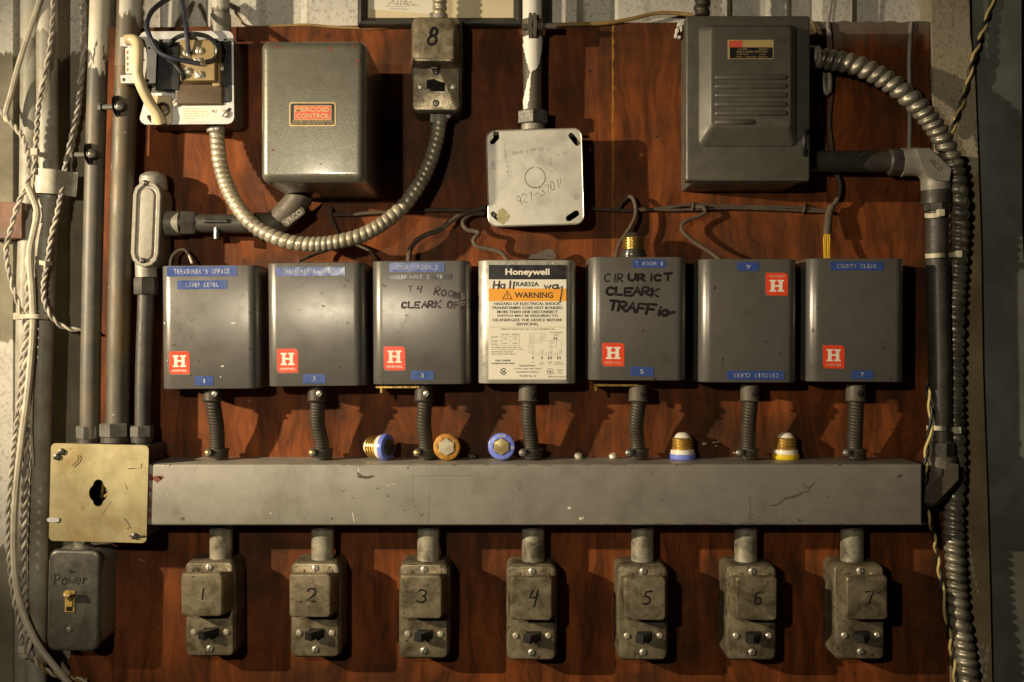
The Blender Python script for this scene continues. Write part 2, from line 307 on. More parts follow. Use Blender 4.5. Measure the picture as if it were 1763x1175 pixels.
class MB:
    def __init__(s): s.v = []; s.f = []; s.fm = []; s.m = 0
    def add(s, vs, fs):
        o = len(s.v); s.v += [Vector(v) for v in vs]
        for f in fs: s.f.append(tuple(i+o for i in f)); s.fm.append(s.m)
        return s
    def loft(s, loops, cap0=True, cap1=True):
        n = len(loops[0]); vs = [p for l in loops for p in l]; fs = []
        for k in range(len(loops)-1):
            for i in range(n):
                j = (i+1) % n; fs.append((k*n+i, k*n+j, (k+1)*n+j, (k+1)*n+i))
        if cap0: fs.append(tuple(reversed(range(n))))
        if cap1: fs.append(tuple(range((len(loops)-1)*n, len(loops)*n)))
        return s.add(vs, fs)
    def rbox(s, cx, cz, w, h, d0, d1, r=.002, bev=.0, nb=3, draft=0., n=5, back=True, shift=(0, 0)):
        """rounded box standing out from depth d0 to d1, bevelled front edge"""
        loops = []
        def L(ins, d, u): return [(x, -d, z) for x, z in rrect(cx+shift[0]*u, cz+shift[1]*u, w-2*ins, h-2*ins, max(.0002, r-ins*.6), n)]
        loops.append(L(0, d0, 0)); loops.append(L(draft, d1-bev, 1))
        for i in range(1, nb+1):
            if bev <= 0: break
            a = math.pi/2*i/nb; loops.append(L(draft + bev*(1-math.cos(a)), d1-bev+bev*math.sin(a), 1))
        return s.loft(loops, back, True)
    def box(s, x0, x1, z0, z1, d0, d1): return s.rbox((x0+x1)/2, (z0+z1)/2, abs(x1-x0), abs(z1-z0), d0, d1, .0003, n=1)
    def plate(s, outer, holes, d0, d1):
        polys = [[Vector((x, z, 0)) for x, z in outer]] + [[Vector((x, z, 0)) for x, z in h] for h in holes]
        flat = [p for l in polys for p in l]
        tris = geometry.tessellate_polygon(polys); N = len(flat)
        vs = [(p.x, -d1, p.y) for p in flat] + [(p.x, -d0, p.y) for p in flat]
        fs = [tuple(t) for t in tris] + [tuple(i+N for i in reversed(t)) for t in tris]
        o = 0
        for l in polys:
            k = len(l)
            for i in range(k): fs.append((o+i, o+(i+1) % k, N+o+(i+1) % k, N+o+i))
            o += k
        return s.add(vs, fs)
    def tube(s, path, r, n=12, rf=None, cap=True):
        fr = frames(path); loops = []; L = 0
        for i, p in enumerate(path):
            if i: L += (p-path[i-1]).length
            t, u, v = fr[i]; ring = []
            for k in range(n):
                a = 2*math.pi*k/n; rr = rf(L, a) if rf else (r[i] if isinstance(r, (list, tuple)) else r)
                ring.append(p + (u*math.cos(a) + v*math.sin(a))*rr)
            loops.append(ring)
        return s.loft(loops, cap, cap)
    def cyl(s, a, b, r, n=20, r2=None):
        return s.tube([Vector(a), Vector(b)], [r, r if r2 is None else r2], n)
    def lathe(s, prof, origin, axis, n=28):
        o = Vector(origin); ax = Vector(axis).normalized()
        u = ax.orthogonal().normalized(); v = ax.cross(u)
        loops = [[o + ax*t + (u*math.cos(2*math.pi*k/n) + v*math.sin(2*math.pi*k/n))*max(r, 1e-5) for k in range(n)] for r, t in prof]
        return s.loft(loops)
    def flex(s, path, r, pitch, amp, n=16, per=8, sharp=1.0):
        """spiral-wound metal hose along a path"""
        path = resample(path, pitch/per); w0 = random.uniform(0, 6)
        def rf(L, a):
            L = L + pitch*.30*math.sin(L*41+w0) + pitch*.16*math.sin(L*97+w0*3)
            ph = (L/pitch + a/(2*math.pi)) % 1.0
            return r*(1 + .022*math.sin(L*55+w0+a)) + amp*(abs(math.sin(math.pi*ph))**sharp - .5)*2
        return s.tube(path, r, n, rf)
    def twist(s, path, off, rw, pitch, mats=(0, 0), n=7):
        path = resample(path, pitch/10); fr = frames(path); ph = random.uniform(0, 6); wob = pitch*.22
        for k in range(2):
            s.m = mats[k]; L = 0; pp = []
            for i, p in enumerate(path):
                if i: L += (p-path[i-1]).length
                a = 2*math.pi*(L + wob*math.sin(L*23+ph) + .6*wob*math.sin(L*61+ph*2))/pitch + math.pi*k; t, u, v = fr[i]
                pp.append(p + (u*math.cos(a) + v*math.sin(a))*off)
            s.tube(pp, rw, n)
        s.m = 0; return s
    def stroke(s, pts, wd, d, th=.00018):
        """a pen stroke lying on a plane at depth d; pts are (x, z)"""
        pts = [Vector((x, -d, z)) for x, z in pts]
        fr = []; n = len(pts)
        for i in range(n):
            t = pts[min(i+1, n-1)] - pts[max(i-1, 0)]; t.normalize(); fr.append((t, Vector((-t.z, 0, t.x))))
        prof = [(math.cos(2*math.pi*k/8), math.sin(2*math.pi*k/8)) for k in range(8)]
        loops = []
        def ring(p, q, sc_): return [p + q*(wd/2*c*sc_) + Vector((0, -th*sn*sc_, 0)) for c, sn in prof]
        t0, q0 = fr[0]; t1, q1 = fr[-1]
        loops.append(ring(pts[0]-t0*wd*.5, q0, .25)); loops.append(ring(pts[0]-t0*wd*.35, q0, .7))
        for i in range(n): loops.append(ring(pts[i], fr[i][1], 1))
        loops.append(ring(pts[-1]+t1*wd*.35, q1, .7)); loops.append(ring(pts[-1]+t1*wd*.5, q1, .25))
        return s.loft(loops)
    def text(s, st, cx, cz, w, h, d, bold=0., rot=0.):
        vs, fs = text_geo(st, bold); c, sn = math.cos(rot), math.sin(rot)
        return s.add([(cx + x*w*c - z*h*sn, -d, cz + x*w*sn + z*h*c) for x, z in vs], fs)
    def flat(s, pts, d): return s.add([(x, -d, z) for x, z in pts], [tuple(range(len(pts)))])
    def screw(s, c, r, axis=(0, -1, 0), slot=30, ms=None, mslot=None, hgt=.5):
        """slotted dome head"""
        m0 = s.m
        if ms is not None: s.m = ms
        c = Vector(c); s.lathe([(r, 0), (r, r*.25), (r*.85, r*hgt*.8), (r*.45, r*hgt), (0, r*hgt*1.05)], c, axis, 14)
        if mslot is not None and abs(axis[1]) > .9:
            s.m = mslot; a = R(slot); q = Vector((math.cos(a), 0, math.sin(a))); p = Vector((-q.z, 0, q.x)); y = Vector((0, -(r*hgt*1.05+.0001), 0))
            s.add([c+y+q*r*.85+p*r*.14, c+y-q*r*.85+p*r*.14, c+y-q*r*.85-p*r*.14, c+y+q*r*.85-p*r*.14,
                   c+q*r*.85+p*r*.14, c-q*r*.85+p*r*.14, c-q*r*.85-p*r*.14, c+q*r*.85-p*r*.14], [(0, 1, 2, 3), (0, 1, 5, 4), (2, 3, 7, 6), (1, 2, 6, 5), (3, 0, 4, 7)])
        s.m = m0; return s
    def build(s, name, mats, parent=None, ang=35, label=None):
        me = bpy.data.meshes.new(name); off = Vector((0, 0, 0)); p = parent
        while p is not None: off += p.location; p = p.parent
        me.from_pydata([v-off for v in s.v], [], s.f)
        for m in (mats if isinstance(mats, (list, tuple)) else [mats]): me.materials.append(MT[m])
        me.polygons.foreach_set('material_index', s.fm)
        bm = bmesh.new(); bm.from_mesh(me); bmesh.ops.recalc_face_normals(bm, faces=bm.faces); bm.to_mesh(me); bm.free()
        me.polygons.foreach_set('use_smooth', [True]*len(me.polygons)); me.set_sharp_from_angle(angle=R(ang))
        o = bpy.data.objects.new(name, me); COL.objects.link(o); o.parent = parent
        if label: o['label'] = label
        return o
def tag(o, label=None, cat=None, group=None, kind=None):
    for k, v in (('label', label), ('category', cat), ('group', group), ('kind', kind)):
        if v: o[k] = v
    return o
def thing(name, label, cat, loc=(0, 0, 0), group=None):
    o = bpy.data.objects.new(name, None); COL.objects.link(o); o.location = loc; o.empty_display_size = .02
    return tag(o, label, cat, group)
def copy_tree(o, parent=None):
    c = o.copy(); COL.objects.link(c); c.parent = parent
    for ch in list(o.children): copy_tree(ch, c)
    return c

# ---------------------------------------------------------------- hand lettering (single strokes in a unit box)
def arc(cx, cy, rx, ry, a0, a1, n=9): return [(cx + rx*math.cos(R(a0+(a1-a0)*i/n)), cy + ry*math.sin(R(a0+(a1-a0)*i/n))) for i in range(n+1)]
G = {
 'A': [[(0, 0), (.5, 1), (1, 0)], [(.2, .4), (.8, .4)]], 'B': [[(0, 0), (0, 1)], [(0, 1)] + arc(.4, .75, .5, .25, 90, -90) + [(0, .5)] + arc(.4, .25, .6, .25, 90, -90) + [(0, 0)]],
 'C': [arc(.55, .5, .55, .5, 45, 310)], 'D': [[(0, 0), (0, 1)] + arc(.2, .5, .8, .5, 90, -90) + [(0, 0)]],
 'E': [[(1, 1), (0, 1), (0, 0), (1, 0)], [(0, .5), (.8, .5)]], 'F': [[(1, 1), (0, 1), (0, 0)], [(0, .5), (.8, .5)]],
 'H': [[(0, 0), (0, 1)], [(1, 0), (1, 1)], [(0, .5), (1, .5)]], 'I': [[(.5, 0), (.5, 1)]],
 'K': [[(0, 0), (0, 1)], [(1, 1), (0, .45), (1, -.1)]], 'L': [[(0, 1), (0, 0), (.9, 0)]], 'M': [[(0, 0), (0, 1), (.5, .3), (1, 1), (1, 0)]],
 'N': [[(0, 0), (0, 1), (1, 0), (1, 1)]], 'O': [arc(.5, .5, .5, .5, 80, 440, 14)], 'P': [[(0, 0), (0, 1)] + arc(.4, .72, .5, .28, 90, -90) + [(0, .44)]],
 'R': [[(0, 0), (0, 1)] + arc(.4, .74, .5, .26, 90, -90) + [(.1, .48), (1, 0)]], 'S': [arc(.5, .75, .42, .25, 40, 270) + arc(.5, .25, .45, .25, 90, -140)],
 'T': [[(.5, 0), (.5, 1)], [(0, 1), (1, 1.03)]], 'U': [[(0, 1), (0, .4)] + arc(.5, .4, .5, .4, 180, 360) + [(1, 1)]], 'V': [[(0, 1), (.5, 0), (1, 1)]],
 'W': [[(0, 1), (.25, 0), (.5, .7), (.75, 0), (1, 1)]], 'Y': [[(0, 1), (.5, .5)], [(1, 1), (.2, -.6)]],
 'a': [arc(.45, .3, .4, .3, 60, 400, 12), [(.85, .62), (.9, 0)]], 'l': [[(.5, 1), (.55, 0)]], 'w': [[(0, .6), (.25, 0), (.5, .5), (.75, 0), (1, .6)]],
 'o': [arc(.5, .3, .45, .32, 80, 440, 12)], 'e': [[(.1, .32), (.9, .36)] + arc(.5, .32, .42, .32, 10, 310, 10)], 'r': [[(.1, .6), (.2, 0)], [(.18, .4)] + arc(.6, .35, .4, .25, 150, 40, 5)],
 'm': [[(0, .6), (.05, 0)], [(.05, .4), (.25, .62), (.45, .5), (.48, 0)], [(.48, .42), (.72, .62), (.92, .5), (.98, 0)]],
 'i': [[(.4, .5), (.45, 0)], [(.42, .85), (.48, .88)]], 'c': [arc(.5, .28, .45, .3, 50, 310, 9)], 's': [arc(.5, .45, .35, .17, 40, 270, 6) + arc(.5, .14, .4, .16, 90, -140, 6)],
 '1': [[(.5, 1), (.42, 0)]], '2': [arc(.5, .70, .45, .30, 160, -30) + [(.05, .05), (1, 0)]], '3': [arc(.4, .75, .5, .25, 140, -80) + arc(.4, .25, .55, .27, 85, -150)],
 '4': [[(.3, 1), (.05, .5), (.85, .55)], [(.95, 1), (.7, -.1)]], '5': [[(1, 1), (.35, .98), (.3, .58)] + arc(.4, .3, .5, .3, 85, -120)], '6': [[(.75, 1)] + arc(.6, .5, .5, .5, 120, 200) + arc(.5, .27, .42, .27, 180, 500, 12)],
 '7': [[(0, .95), (1, 1), (.55, 0)]], '8': [arc(.52, .76, .32, .24, -90, 270, 12), arc(.45, .25, .45, .27, 75, 430, 12)], '9': [arc(.5, .7, .4, .3, 10, 370, 12) + [(.8, 0)]], '0': [arc(.5, .5, .4, .5, 80, 440, 12)],
 '-': [[(.1, .45), (.9, .5)]], "'": [[(.5, 1), (.4, .8)]], '.': [[(.3, .03), (.7, .08)]], ')': [arc(.1, .5, .5, .6, 60, -60, 6)]}
def write(mb, st, x, z, cw, ch, gap, wd, d, slant=0., rot=0., jit=.06):
    """hand-written line starting at (x, z)"""
    c, sn = math.cos(rot), math.sin(rot); cur = 0
    for k in st:
        if k != ' ':
            jx, jz, js = random.uniform(-jit, jit)*cw, random.uniform(-jit, jit)*ch, random.uniform(1-jit*1.5, 1+jit)
            for pl in G[k]:
                q = []
                for a, b in pl:
                    u = cur + a*cw*js + slant*b*ch + jx + random.uniform(-jit, jit)*cw*.3; v = b*ch*js + jz + random.uniform(-jit, jit)*ch*.2
                    q.append((x + u*c - v*sn, z + u*sn + v*c))
                mb.stroke(q, wd*random.uniform(.85, 1.12), d + random.uniform(0, .00003))
        cur += cw*(.45 if k in "I1il.'" else 1) + gap

# ================================================================ THE SETTING
# ribbed wall sheet behind the board
def build_wall():
    prof = [(-420, -.013), (12, -.013), (24, -.038), (96, -.038), (112, -.013), (158, -.013), (172, -.038), (252, -.038), (272, -.013), (300, -.013), (312, -.030), (340, -.030), (352, -.013), (440, -.013),
            (452, -.020), (512, -.020), (524, -.013), (640, -.013), (660, -.038), (880, -.038), (945, -.038), (952, -.013), (994, -.013), (1008, -.032), (1056, -.032), (1066, -.013), (1256, -.013), (1270, -.036), (1332, -.036),
            (1344, -.013), (1360, -.013), (1374, -.034), (1410, -.034), (1422, -.013), (1474, -.013), (1492, -.034), (1540, -.030), (2200, -.030)]
    b = MB(); rows = [Z(-500), Z(1750)]
    vs = []; fs = []
    for z in rows:
        for px, d in prof: vs.append((X(px), -d, z))
    n = len(prof)
    for i in range(n-1): fs.append((i, i+1, n+i+1, n+i))
    b.add(vs, fs)
    tag(b.build('wall', 'wall', ang=5), kind='structure')
build_wall()

# red-brown plywood backboard
def jag(a, b, n, amp, ax):
    out = []
    for i in range(n+1):
        u = i/n; p = [a[0]+(b[0]-a[0])*u, a[1]+(b[1]-a[1])*u]
        if 0 < i < n: p[ax] += random.uniform(-amp, amp)
        out.append(tuple(p))
    return out
pts = jag((168, 48), (430, 46), 10, 1.0, 1) + jag((640, 44), (1055, 42), 22, 1.2, 1)[0:] + jag((1058, 39), (1395, 39), 16, 1.0, 1) + jag((1400, 37), (1600, 38), 24, 1.6, 1) + [(1602, 300), (1640, 700), (1655, 1500), (110, 1500)] + \
      [(118, 1180), (121, 1150), (116, 1140), (124, 1122), (128, 1112), (148, 1098), (158, 1060), (160, 700)]
b = MB(); b.plate([(X(x), Z(y)) for x, y in reversed(pts)], [], -.0125, 0)
bo = b.build('backboard', 'plywood', ang=30)
tag(bo, 'large red brown stained plywood board with dark grain carrying all the electrical boxes', 'board')

b = MB()   # pale chips and gouges in the board face
for x, y, rx, ry in ((1212, 764, 5, 2.2), (1228, 762, 4, 1.2), (1236, 761, 3, 1), (1233, 768, 2.5, 1.5), (1264, 780, 2, 1.5), (1100, 712, 1.2, 1), (1180, 330, 1.5, 1), (430, 690, 1, 1.6), (640, 150, 1, 1.5), (1010, 300, 1, 1)):
    b.plate([(X(x)+rx*S()*random.uniform(.6, 1.2)*math.cos(a), Z(y)+ry*S()*random.uniform(.6, 1.2)*math.sin(a)) for a in [2*math.pi*i/9 for i in range(9)]], [], -.0003, .0004)
b.build('pale_chip', 'wood_paint', bo)
b = MB()
for k in range(26):
    x, y = random.choice([(random.uniform(200, 320), random.uniform(1040, 1150)), (random.uniform(560, 1560), random.uniform(680, 790)), (random.uniform(420, 1560), random.uniform(1140, 1172)), (random.uniform(680, 1160), random.uniform(60, 340))]); r_ = random.uniform(.6, 2.6)
    b.plate([(X(x)+r_*S()*random.uniform(.5, 1.5)*math.cos(a), Z(y)+r_*S()*random.uniform(.4, 1.1)*math.sin(a)) for a in [2*math.pi*i/8 for i in range(8)]], [], -.0003, .0002)
b.build('nail_hole', 'hole_black', bo)

# beige painted post and the grey green panel at the right
b = MB()
pts = [(1594, -300), (1660, -300), (1668, 60), (1672, 95), (1676, 130), (1681, 250), (1687, 420), (1690, 640), (1698, 860), (1702, 1000), (1706, 1175), (1712, 1500), (1640, 1500), (1632, 900), (1612, 330), (1606, 180)]
b.plate([(X(x), Z(y)) for x, y in reversed(pts)], [], -.055, .003)
tag(b.build('post', 'post', ang=30), 'stained beige painted upright post at the right edge of the board', 'post')
b = MB()
pts = [(1672, -300), (1757, -300), (1760, 400), (1775, 700), (1775, 1500), (1690, 1500)]
b.plate([(X(x, -.006), Z(y, -.006)) for x, y in reversed(pts)], [], -.05, -.006)
tag(b.build('side_panel', 'green_grey', ang=30), 'dull grey green metal panel beyond the beige post, cut by the right edge', 'panel')
# crusts of old paint on the post
b = MB()
def crust(x, y, rx, ry):
    n_ = 11; a_ = [2*math.pi*i/n_ for i in range(n_)]
    b.plate([(X(x)+rx*S()*random.uniform(.45, 1.25)*math.cos(a), Z(y)+ry*S()*random.uniform(.45, 1.25)*math.sin(a)) for a in a_], [], .0026, .0034+random.uniform(0, .0009))
for k in range(26):
    y = random.uniform(1110, 1178); crust(1688 + random.uniform(-9, 10), y, random.uniform(2, 6), random.uniform(4, 11))
for y, x in ((952, 1668), (966, 1670), (978, 1672), (990, 1674), (1004, 1678), (1018, 1681), (460, 1664), (478, 1660), (492, 1663)): crust(x, y, random.uniform(1.5, 3), random.uniform(3, 7))
b.build('flaking_paint', 'wood_paint', bpy.data.objects['post'])

# wooden block on the wall, left edge
b = MB(); b.rbox(X(8), Z(381), 72*S(), 62*S(), -.02, .008, .001, .001)
tag(b.build('wood_block', 'wood_block'), 'weathered wooden block fixed to the wall at the left edge', 'wood block')

# ================================================================ PIPES AT THE LEFT
def pipe(name, label, pts, r, m, group=None, n=24, cat='pipe', step=.01):
    root = thing(name, label, cat, at(*pts[-1]), group)
    b = MB(); b.tube(spline([at(*p) for p in pts], step), r, n); b.build('pipe', m, root)
    return root
def nut(root, px0, px1, py0, py1, d, m='nut', rot=0, collar=True):
    c = (px0+px1)/2; r = (px1-px0)/2*S(d)*1.04
    b = MB(); a0, a1 = at(c, py1, d), at(c, py0, d)
    q = [a0, a0.lerp(a1, .06), a0.lerp(a1, .9), a1]
    b.tube(q, [r*.93, r, r, r*.9], 6); b.build('hex_nut', m, root)
    if collar:
        b = MB(); b.cyl(at(c, py1+9, d), at(c, py1, d), r*.95, 24); b.build('collar', 'dark_pipe', root)

p1 = pipe('wall_conduit', 'cream painted conduit with cables tied along it, leftmost upright pipe', [(66, 1400, .012), (62, 1100, .012), (72, 640, .012), (82, 330, .012), (81, 150, .012), (80, -120, .012)], .0108, 'pipe_a', 'upright conduits at the left')
p1b = pipe('wall_conduit', 'flatter grey pipe partly hidden behind the leftmost cream conduit', [(44, 1400, -.012), (48, 600, -.012), (54, 330, -.012), (56, 60, -.012), (56, -120, -.012)], .0125, 'pipe_a', 'upright conduits at the left')
p2 = pipe('wall_conduit', 'grey conduit with cream painted upper half, leftmost one entering the brass coloured box', [(155, 765, .030), (156, 640, .030), (160, 430, .028), (166, 200, .026), (176, -120, .026)], .0104, 'pipe_b', 'upright conduits at the left')
nut(p2, 133, 172, 733, 755, .030)
p3 = pipe('wall_conduit', 'rusty steel conduit in the middle of the three pipes entering the brass coloured box', [(203, 765, .030), (204, 640, .030), (210, 360, .030), (218, 120, .030), (226, -120, .030)], .0122, 'rust_pipe', 'upright conduits at the left')
nut(p3, 174, 226, 728, 752, .030)
b = MB(); b.tube(spline([at(218, 118, .030), at(222, 20, .030), at(226, -120, .030)]), .0124, 24); b.build('painted_length', 'pipe_c', p3)
p4 = pipe('wall_conduit', 'short dark conduit running from the oval conduit fitting down to the brass coloured box', [(246, 765, .030), (247, 640, .030), (252, 490, .030)], .0085, 'dark_pipe', 'upright conduits at the left')
nut(p4, 226, 264, 733, 752, .030)
nut(p4, 232, 271, 478, 508, .030, 'dark_pipe', collar=False)
p5 = pipe('wall_conduit', 'short white painted conduit coming down behind the open transformer box', [(380, 60, .022), (380, 20, .022), (380, -120, .022)], .0094, 'pipe_d')
b = MB(); b.cyl(at(381, 62, .022), at(380, 26, .022), .0108, 24); b.build('coupling', 'cast_grey', p5)

# straps and beam clamps
def strap(label, px0, px1, py0, py1, d, bolt, m='strap_paint', tilt=0):
    root = thing('pipe_strap', label, 'strap', at((px0+px1)/2, (py0+py1)/2, 0), 'straps and clamps on the pipes')
    b = MB(); zc = Z((py0+py1)/2, d); h = (py1-py0)*S(d)
    xs = [px0 + (px1-px0)*i/32 for i in range(33)]
    prof = []
    for x in xs:
        u = (x-px0)/(px1-px0)
        dd = .013 + .0175*math.exp(-((u-.44)/.36)**4)
        prof.append((X(x, d), dd))
    o = [(x, -dd) for x, dd in prof]; i_ = [(x, -dd+.0016) for x, dd in reversed(prof)]
    ring = o + i_
    b.loft([[(x, y, zc-h/2+tilt*k) for k, (x, y) in [(0, q) for q in ring]], [(x, y, zc+h/2) for x, y in ring]])
    b.build('band', m, root)
    b = MB(); c = at(bolt[0]+5, bolt[1], .014); c.y = -.0138
    b.lathe([(.0062, 0), (.0062, .001), (.0050, .0011), (.0050, .0012)], c, (0, -1, 0), 20)
    b.lathe([(.0040, .001), (.0040, .0035), (.003, .0045), (0, .0046)], c, (0, -1, 0), 6)
    b.build('bolt', 'screw_dark', root)
    root.rotation_euler.y = R(3)
    return root
strap('grey sheet strap with a hex bolt clamping the leftmost cream conduit to the wall', 45, 124, 291, 333, .026, (102, 312))
root = thing('pipe_strap', 'thin one-screw ring strap just below the bolted strap on the leftmost conduit', 'strap', at(82, 372, 0), 'straps and clamps on the pipes')
b = MB(); b.tube([at(81, 386, .012), at(81, 360, .012)], .0122, 24); b.build('band', 'pipe_a', root)
b = MB(); b.rbox(X(66, .022), Z(370, .022), 24*S(), 26*S(), .008, .020, .003, .001); b.screw(at(67, 368, .020), .0035); b.build('lug', 'cast_grey', root)
def beam_clamp(label, x, y, d, s=1.0, side=1):
    root = thing('beam_clamp', label, 'clamp', at(x, y, 0), 'straps and clamps on the pipes')
    b = MB()
    for k in (-1, 1):
        b.lathe([(.004*s, -.0012), (.0105*s, -.0008), (.0118*s, 0), (.0105*s, .0008), (.004*s, .0012)], at(x+k*5*s*side*.6, y, d), (1, 0, .1), 20)
    b.build('jaw', 'black', root)
    b = MB(); b.cyl(at(x-26*s*side, y+1, d-.002), at(x+16*s*side, y, d+.002), .0028*s, 10); b.lathe([(.0045, 0), (.0045, .003), (0, .0031)], at(x-28*s*side, y+1, d-.002), (-side, 0, 0), 6); b.build('bolt', 'nut', root)
    b = MB(); b.lathe([(.0055*s, 0), (.005*s, .004), (.002*s, .0056), (0, .006)], at(x+4, y, d+.006), (0, -1, .1), 14); b.build('screw', 'screw_dark', root)
    return root
beam_clamp('black two-plate clamp on the conduit with peeling cream paint', 155, 266, .036)
beam_clamp('black two-plate clamp on the rusty steel conduit below the open box', 203, 184, .040)

# ================================================================ OVAL CONDUIT FITTING AND ITS RIGHT BRANCH
root = thing('conduit_fitting', 'grey cast oval conduit fitting with raised screwed cover left of the relay boxes', 'conduit fitting', at(250, 385, 0))
dF = .046
def slant_oval(ins, d): # capsule outline, leaning slightly
    r = 25*S(d)-ins
    return [(x, -d, z) for x, z in capsule(X(249, dF), Z(436, dF), X(253, dF), Z(336, dF), r*.98)]
b = MB(); b.loft([slant_oval(.003, .004), slant_oval(.0015, .010), slant_oval(.0012, dF-.0045)]); b.build('body', 'cast_grey', root)
b = MB(); b.loft([slant_oval(0, dF-.004), slant_oval(0, dF-.0012), slant_oval(.0012, dF), slant_oval(.0040, dF), slant_oval(.0052, dF-.0025), slant_oval(.0072, dF-.0028), slant_oval(.0085, dF-.0008), slant_oval(.0105, dF-.0006)])
b.build('cover', 'cast_grey', root)
for (x, y) in ((250, 315), (245, 449)):
    b = MB(); b.screw(at(x, y, dF+.0003), .0030, slot=60, ms=0, mslot=1); b.build('screw', ['screw_dark', 'hole_black'], root)
b = MB(); b.lathe([(.0145, -.008), (.0145, .003), (.0128, .008), (.007, .011), (0, .0115)], at(264, 314, .024), (0, -.25, 1), 24); b.build('hub', 'cast_grey', root)
b = MB(); b.cyl(at(262, 385, .025), at(312, 385, .025), .0135, 24); b.build('hub', 'cast_grey', root)
b = MB(); b.cyl(at(252, 478, .030), at(251, 446, .030), .0112, 24); b.build('hub', 'cast_grey', root)

root = thing('branch_conduit', 'dark conduit with angled cast elbow between the oval fitting and the deep control box', 'pipe', at(400, 385, 0))
b = MB(); b.tube([at(310, 385, .025), at(314, 385, .025), at(334, 385, .025), at(340, 385, .025)], [.0115, .0138, .0138, .012], 6); b.build('hex_nut', 'dark_pipe', root)
b = MB(); b.cyl(at(336, 385, .025), at(480, 386, .025), .0102, 20); b.build('pipe', 'dark_pipe', root)
b = MB(); b.tube(spline([at(440, 388, .025), at(466, 388, .026), at(485, 376, .027), at(508, 352, .030), at(520, 332, .032)], .003), [.0125]*40 if False else .0140, 20); b.build('elbow', 'cast_dark', root)
b = MB(); b.rbox(X(505, .04), Z(374, .04), 47*S(.04), 16*S(.04), .036, .0405, .004, .001); b.m = 1
b.text('VRCO', X(505, .04), Z(374, .04), 34*S(.04), 9*S(.04), .0406)
o = b.build('maker_pad', ['cast_dark', 'steel_worn'], root)
for v in o.data.vertices:
    c = at(505, 374, .04) - root.location; q = v.co - c; a = R(38)
    v.co = c + Vector((q.x*math.cos(a)-q.z*math.sin(a), q.y, q.x*math.sin(a)+q.z*math.cos(a)))
root = thing('beam_clamp', 'small black clamp on the dark branch conduit left of the steel hose', 'clamp', at(375, 390, 0), 'straps and clamps on the pipes')
b = MB(); b.rbox(X(372, .035), Z(381, .035), 42*S(), 7*S(), .012, .038, .001, .001); b.cyl(at(374, 412, .03), at(374, 378, .03), .0042, 10); b.build('clamp_body', 'black', root)

# ================================================================ OPEN TRANSFORMER BOX
root = thing('transformer_box', 'open zinc box with exposed transformer, wires and screw terminals in the upper left corner', 'electrical box', at(322, 135, 0))
D = .046
b = MB(); b.rbox(X(322, D), Z(135, D), 154*S(D), 152*S(D), 0, D-.001, .008, n=5); b.build('box', 'nut', root)
def px2(l, d): return [(X(x, d), Z(y, d)) for x, y in l]
outer = rrect(X(322, D), Z(135, D), 162*S(D), 160*S(D), 12*S(D))
opening = [(X(x, D), Z(y, D)) for x, y in ((302, 74), (402, 72), (402, 176), (396, 182), (330, 184), (308, 176), (302, 168))]
opening = [(X(x, D), Z(y, D)) for x, y in ((268, 74), (398, 72), (398, 178), (330, 181), (312, 162), (240, 160), (240, 112), (268, 110))]
slots = [[(x, z) for x, z in capsule(X(389, D), Z(71, D), X(396, D), Z(79, D), 3.2*S(D))], [(x, z) for x, z in capsule(X(257, D), Z(202, D), X(262, D), Z(209, D), 3.6*S(D))], [(x, z) for x, z in capsule(X(388, D), Z(196, D), X(396, D), Z(190, D), 3.2*S(D))]]
b = MB(); b.plate(outer, [opening] + slots, D, D+.0016)
o = b.build('cover_plate', 'zinc_white', root, ang=20)
b = MB(); b.rbox(X(338, D), Z(122, D), 118*S(D), 104*S(D), .006, D-.006, .002, .002); b.rbox(X(290, D), Z(118, D), 44*S(D), 80*S(D), D-.012, D+.006, .002, .0015); b.build('transformer_core', 'black', root)
b = MB(); b.rbox(X(389, D), Z(125, D), 22*S(D), 104*S(D), D-.01, D+.002, .001, .0006); b.build('core_side', 'black', root)
b = MB(); b.rbox(X(342, .06), Z(106, .06), 60*S(.06), 70*S(.06), D-.006, .064, .0015, .0012); b.rbox(X(369, .06), Z(110, .06), 14*S(.06), 74*S(.06), D-.006, .054, .0015, .0012)
tb = b.build('terminal_block', 'bakelite', root)
for i, (x, y) in enumerate(((320, 94), (343, 88), (341, 106), (322, 123), (343, 129))):
    b = MB(); c = at(x, y, .064); b.rbox(c.x, c.z, 15*S(.064), 13*S(.064), .0638, .0648, .0008, .0003); b.screw(at(x, y, .0648), .0042, slot=random.uniform(20, 150), ms=0, mslot=1)
    b.build('terminal_screw', ['screw_bright', 'screw_dark'], tb)
b = MB(); b.rbox(X(341, .052), Z(162, .052), 84*S(.052), 38*S(.052), D-.008, D+.005, .001, .003); b.build('winding_cover', 'winding', root)
# relay bracket at the left of the box
b = MB(); dB = .058
pl = [(207, 64), (276, 62), (270, 84), (267, 143), (208, 143), (207, 130), (220, 128), (220, 80), (207, 79)]
b.plate([(X(x, dB), Z(y, dB)) for x, y in reversed(pl)], [circle(X(213, dB), Z(137, dB), 3.2*S(dB), 12), circle(X(257, dB), Z(83, dB), 2.4*S(dB), 10), circle(X(247, dB), Z(103, dB), 2.2*S(dB), 10), circle(X(254, dB), Z(139, dB), 3*S(dB), 10)], dB-.0015, dB)
b.build('relay_bracket', 'zinc_white', root)
b = MB(); b.rbox(X(240, dB), Z(110, dB), 50*S(), 66*S(), D, dB-.0017, .001); b.build('relay_block', 'black', root)
b = MB(); b.rbox(X(226, .06), Z(106, .06), 15*S(.06), 44*S(.06), dB, .064, .0006, .0005); b.m = 1
for k in range(4): b.rbox(X(222, .06), Z(92+k*10, .06), 3*S(.06), 6*S(.06), .063, .0643, .0003, n=1)
b.build('relay_tag', ['label_cream', 'wire_ochre'], root)
b = MB(); dT = .066
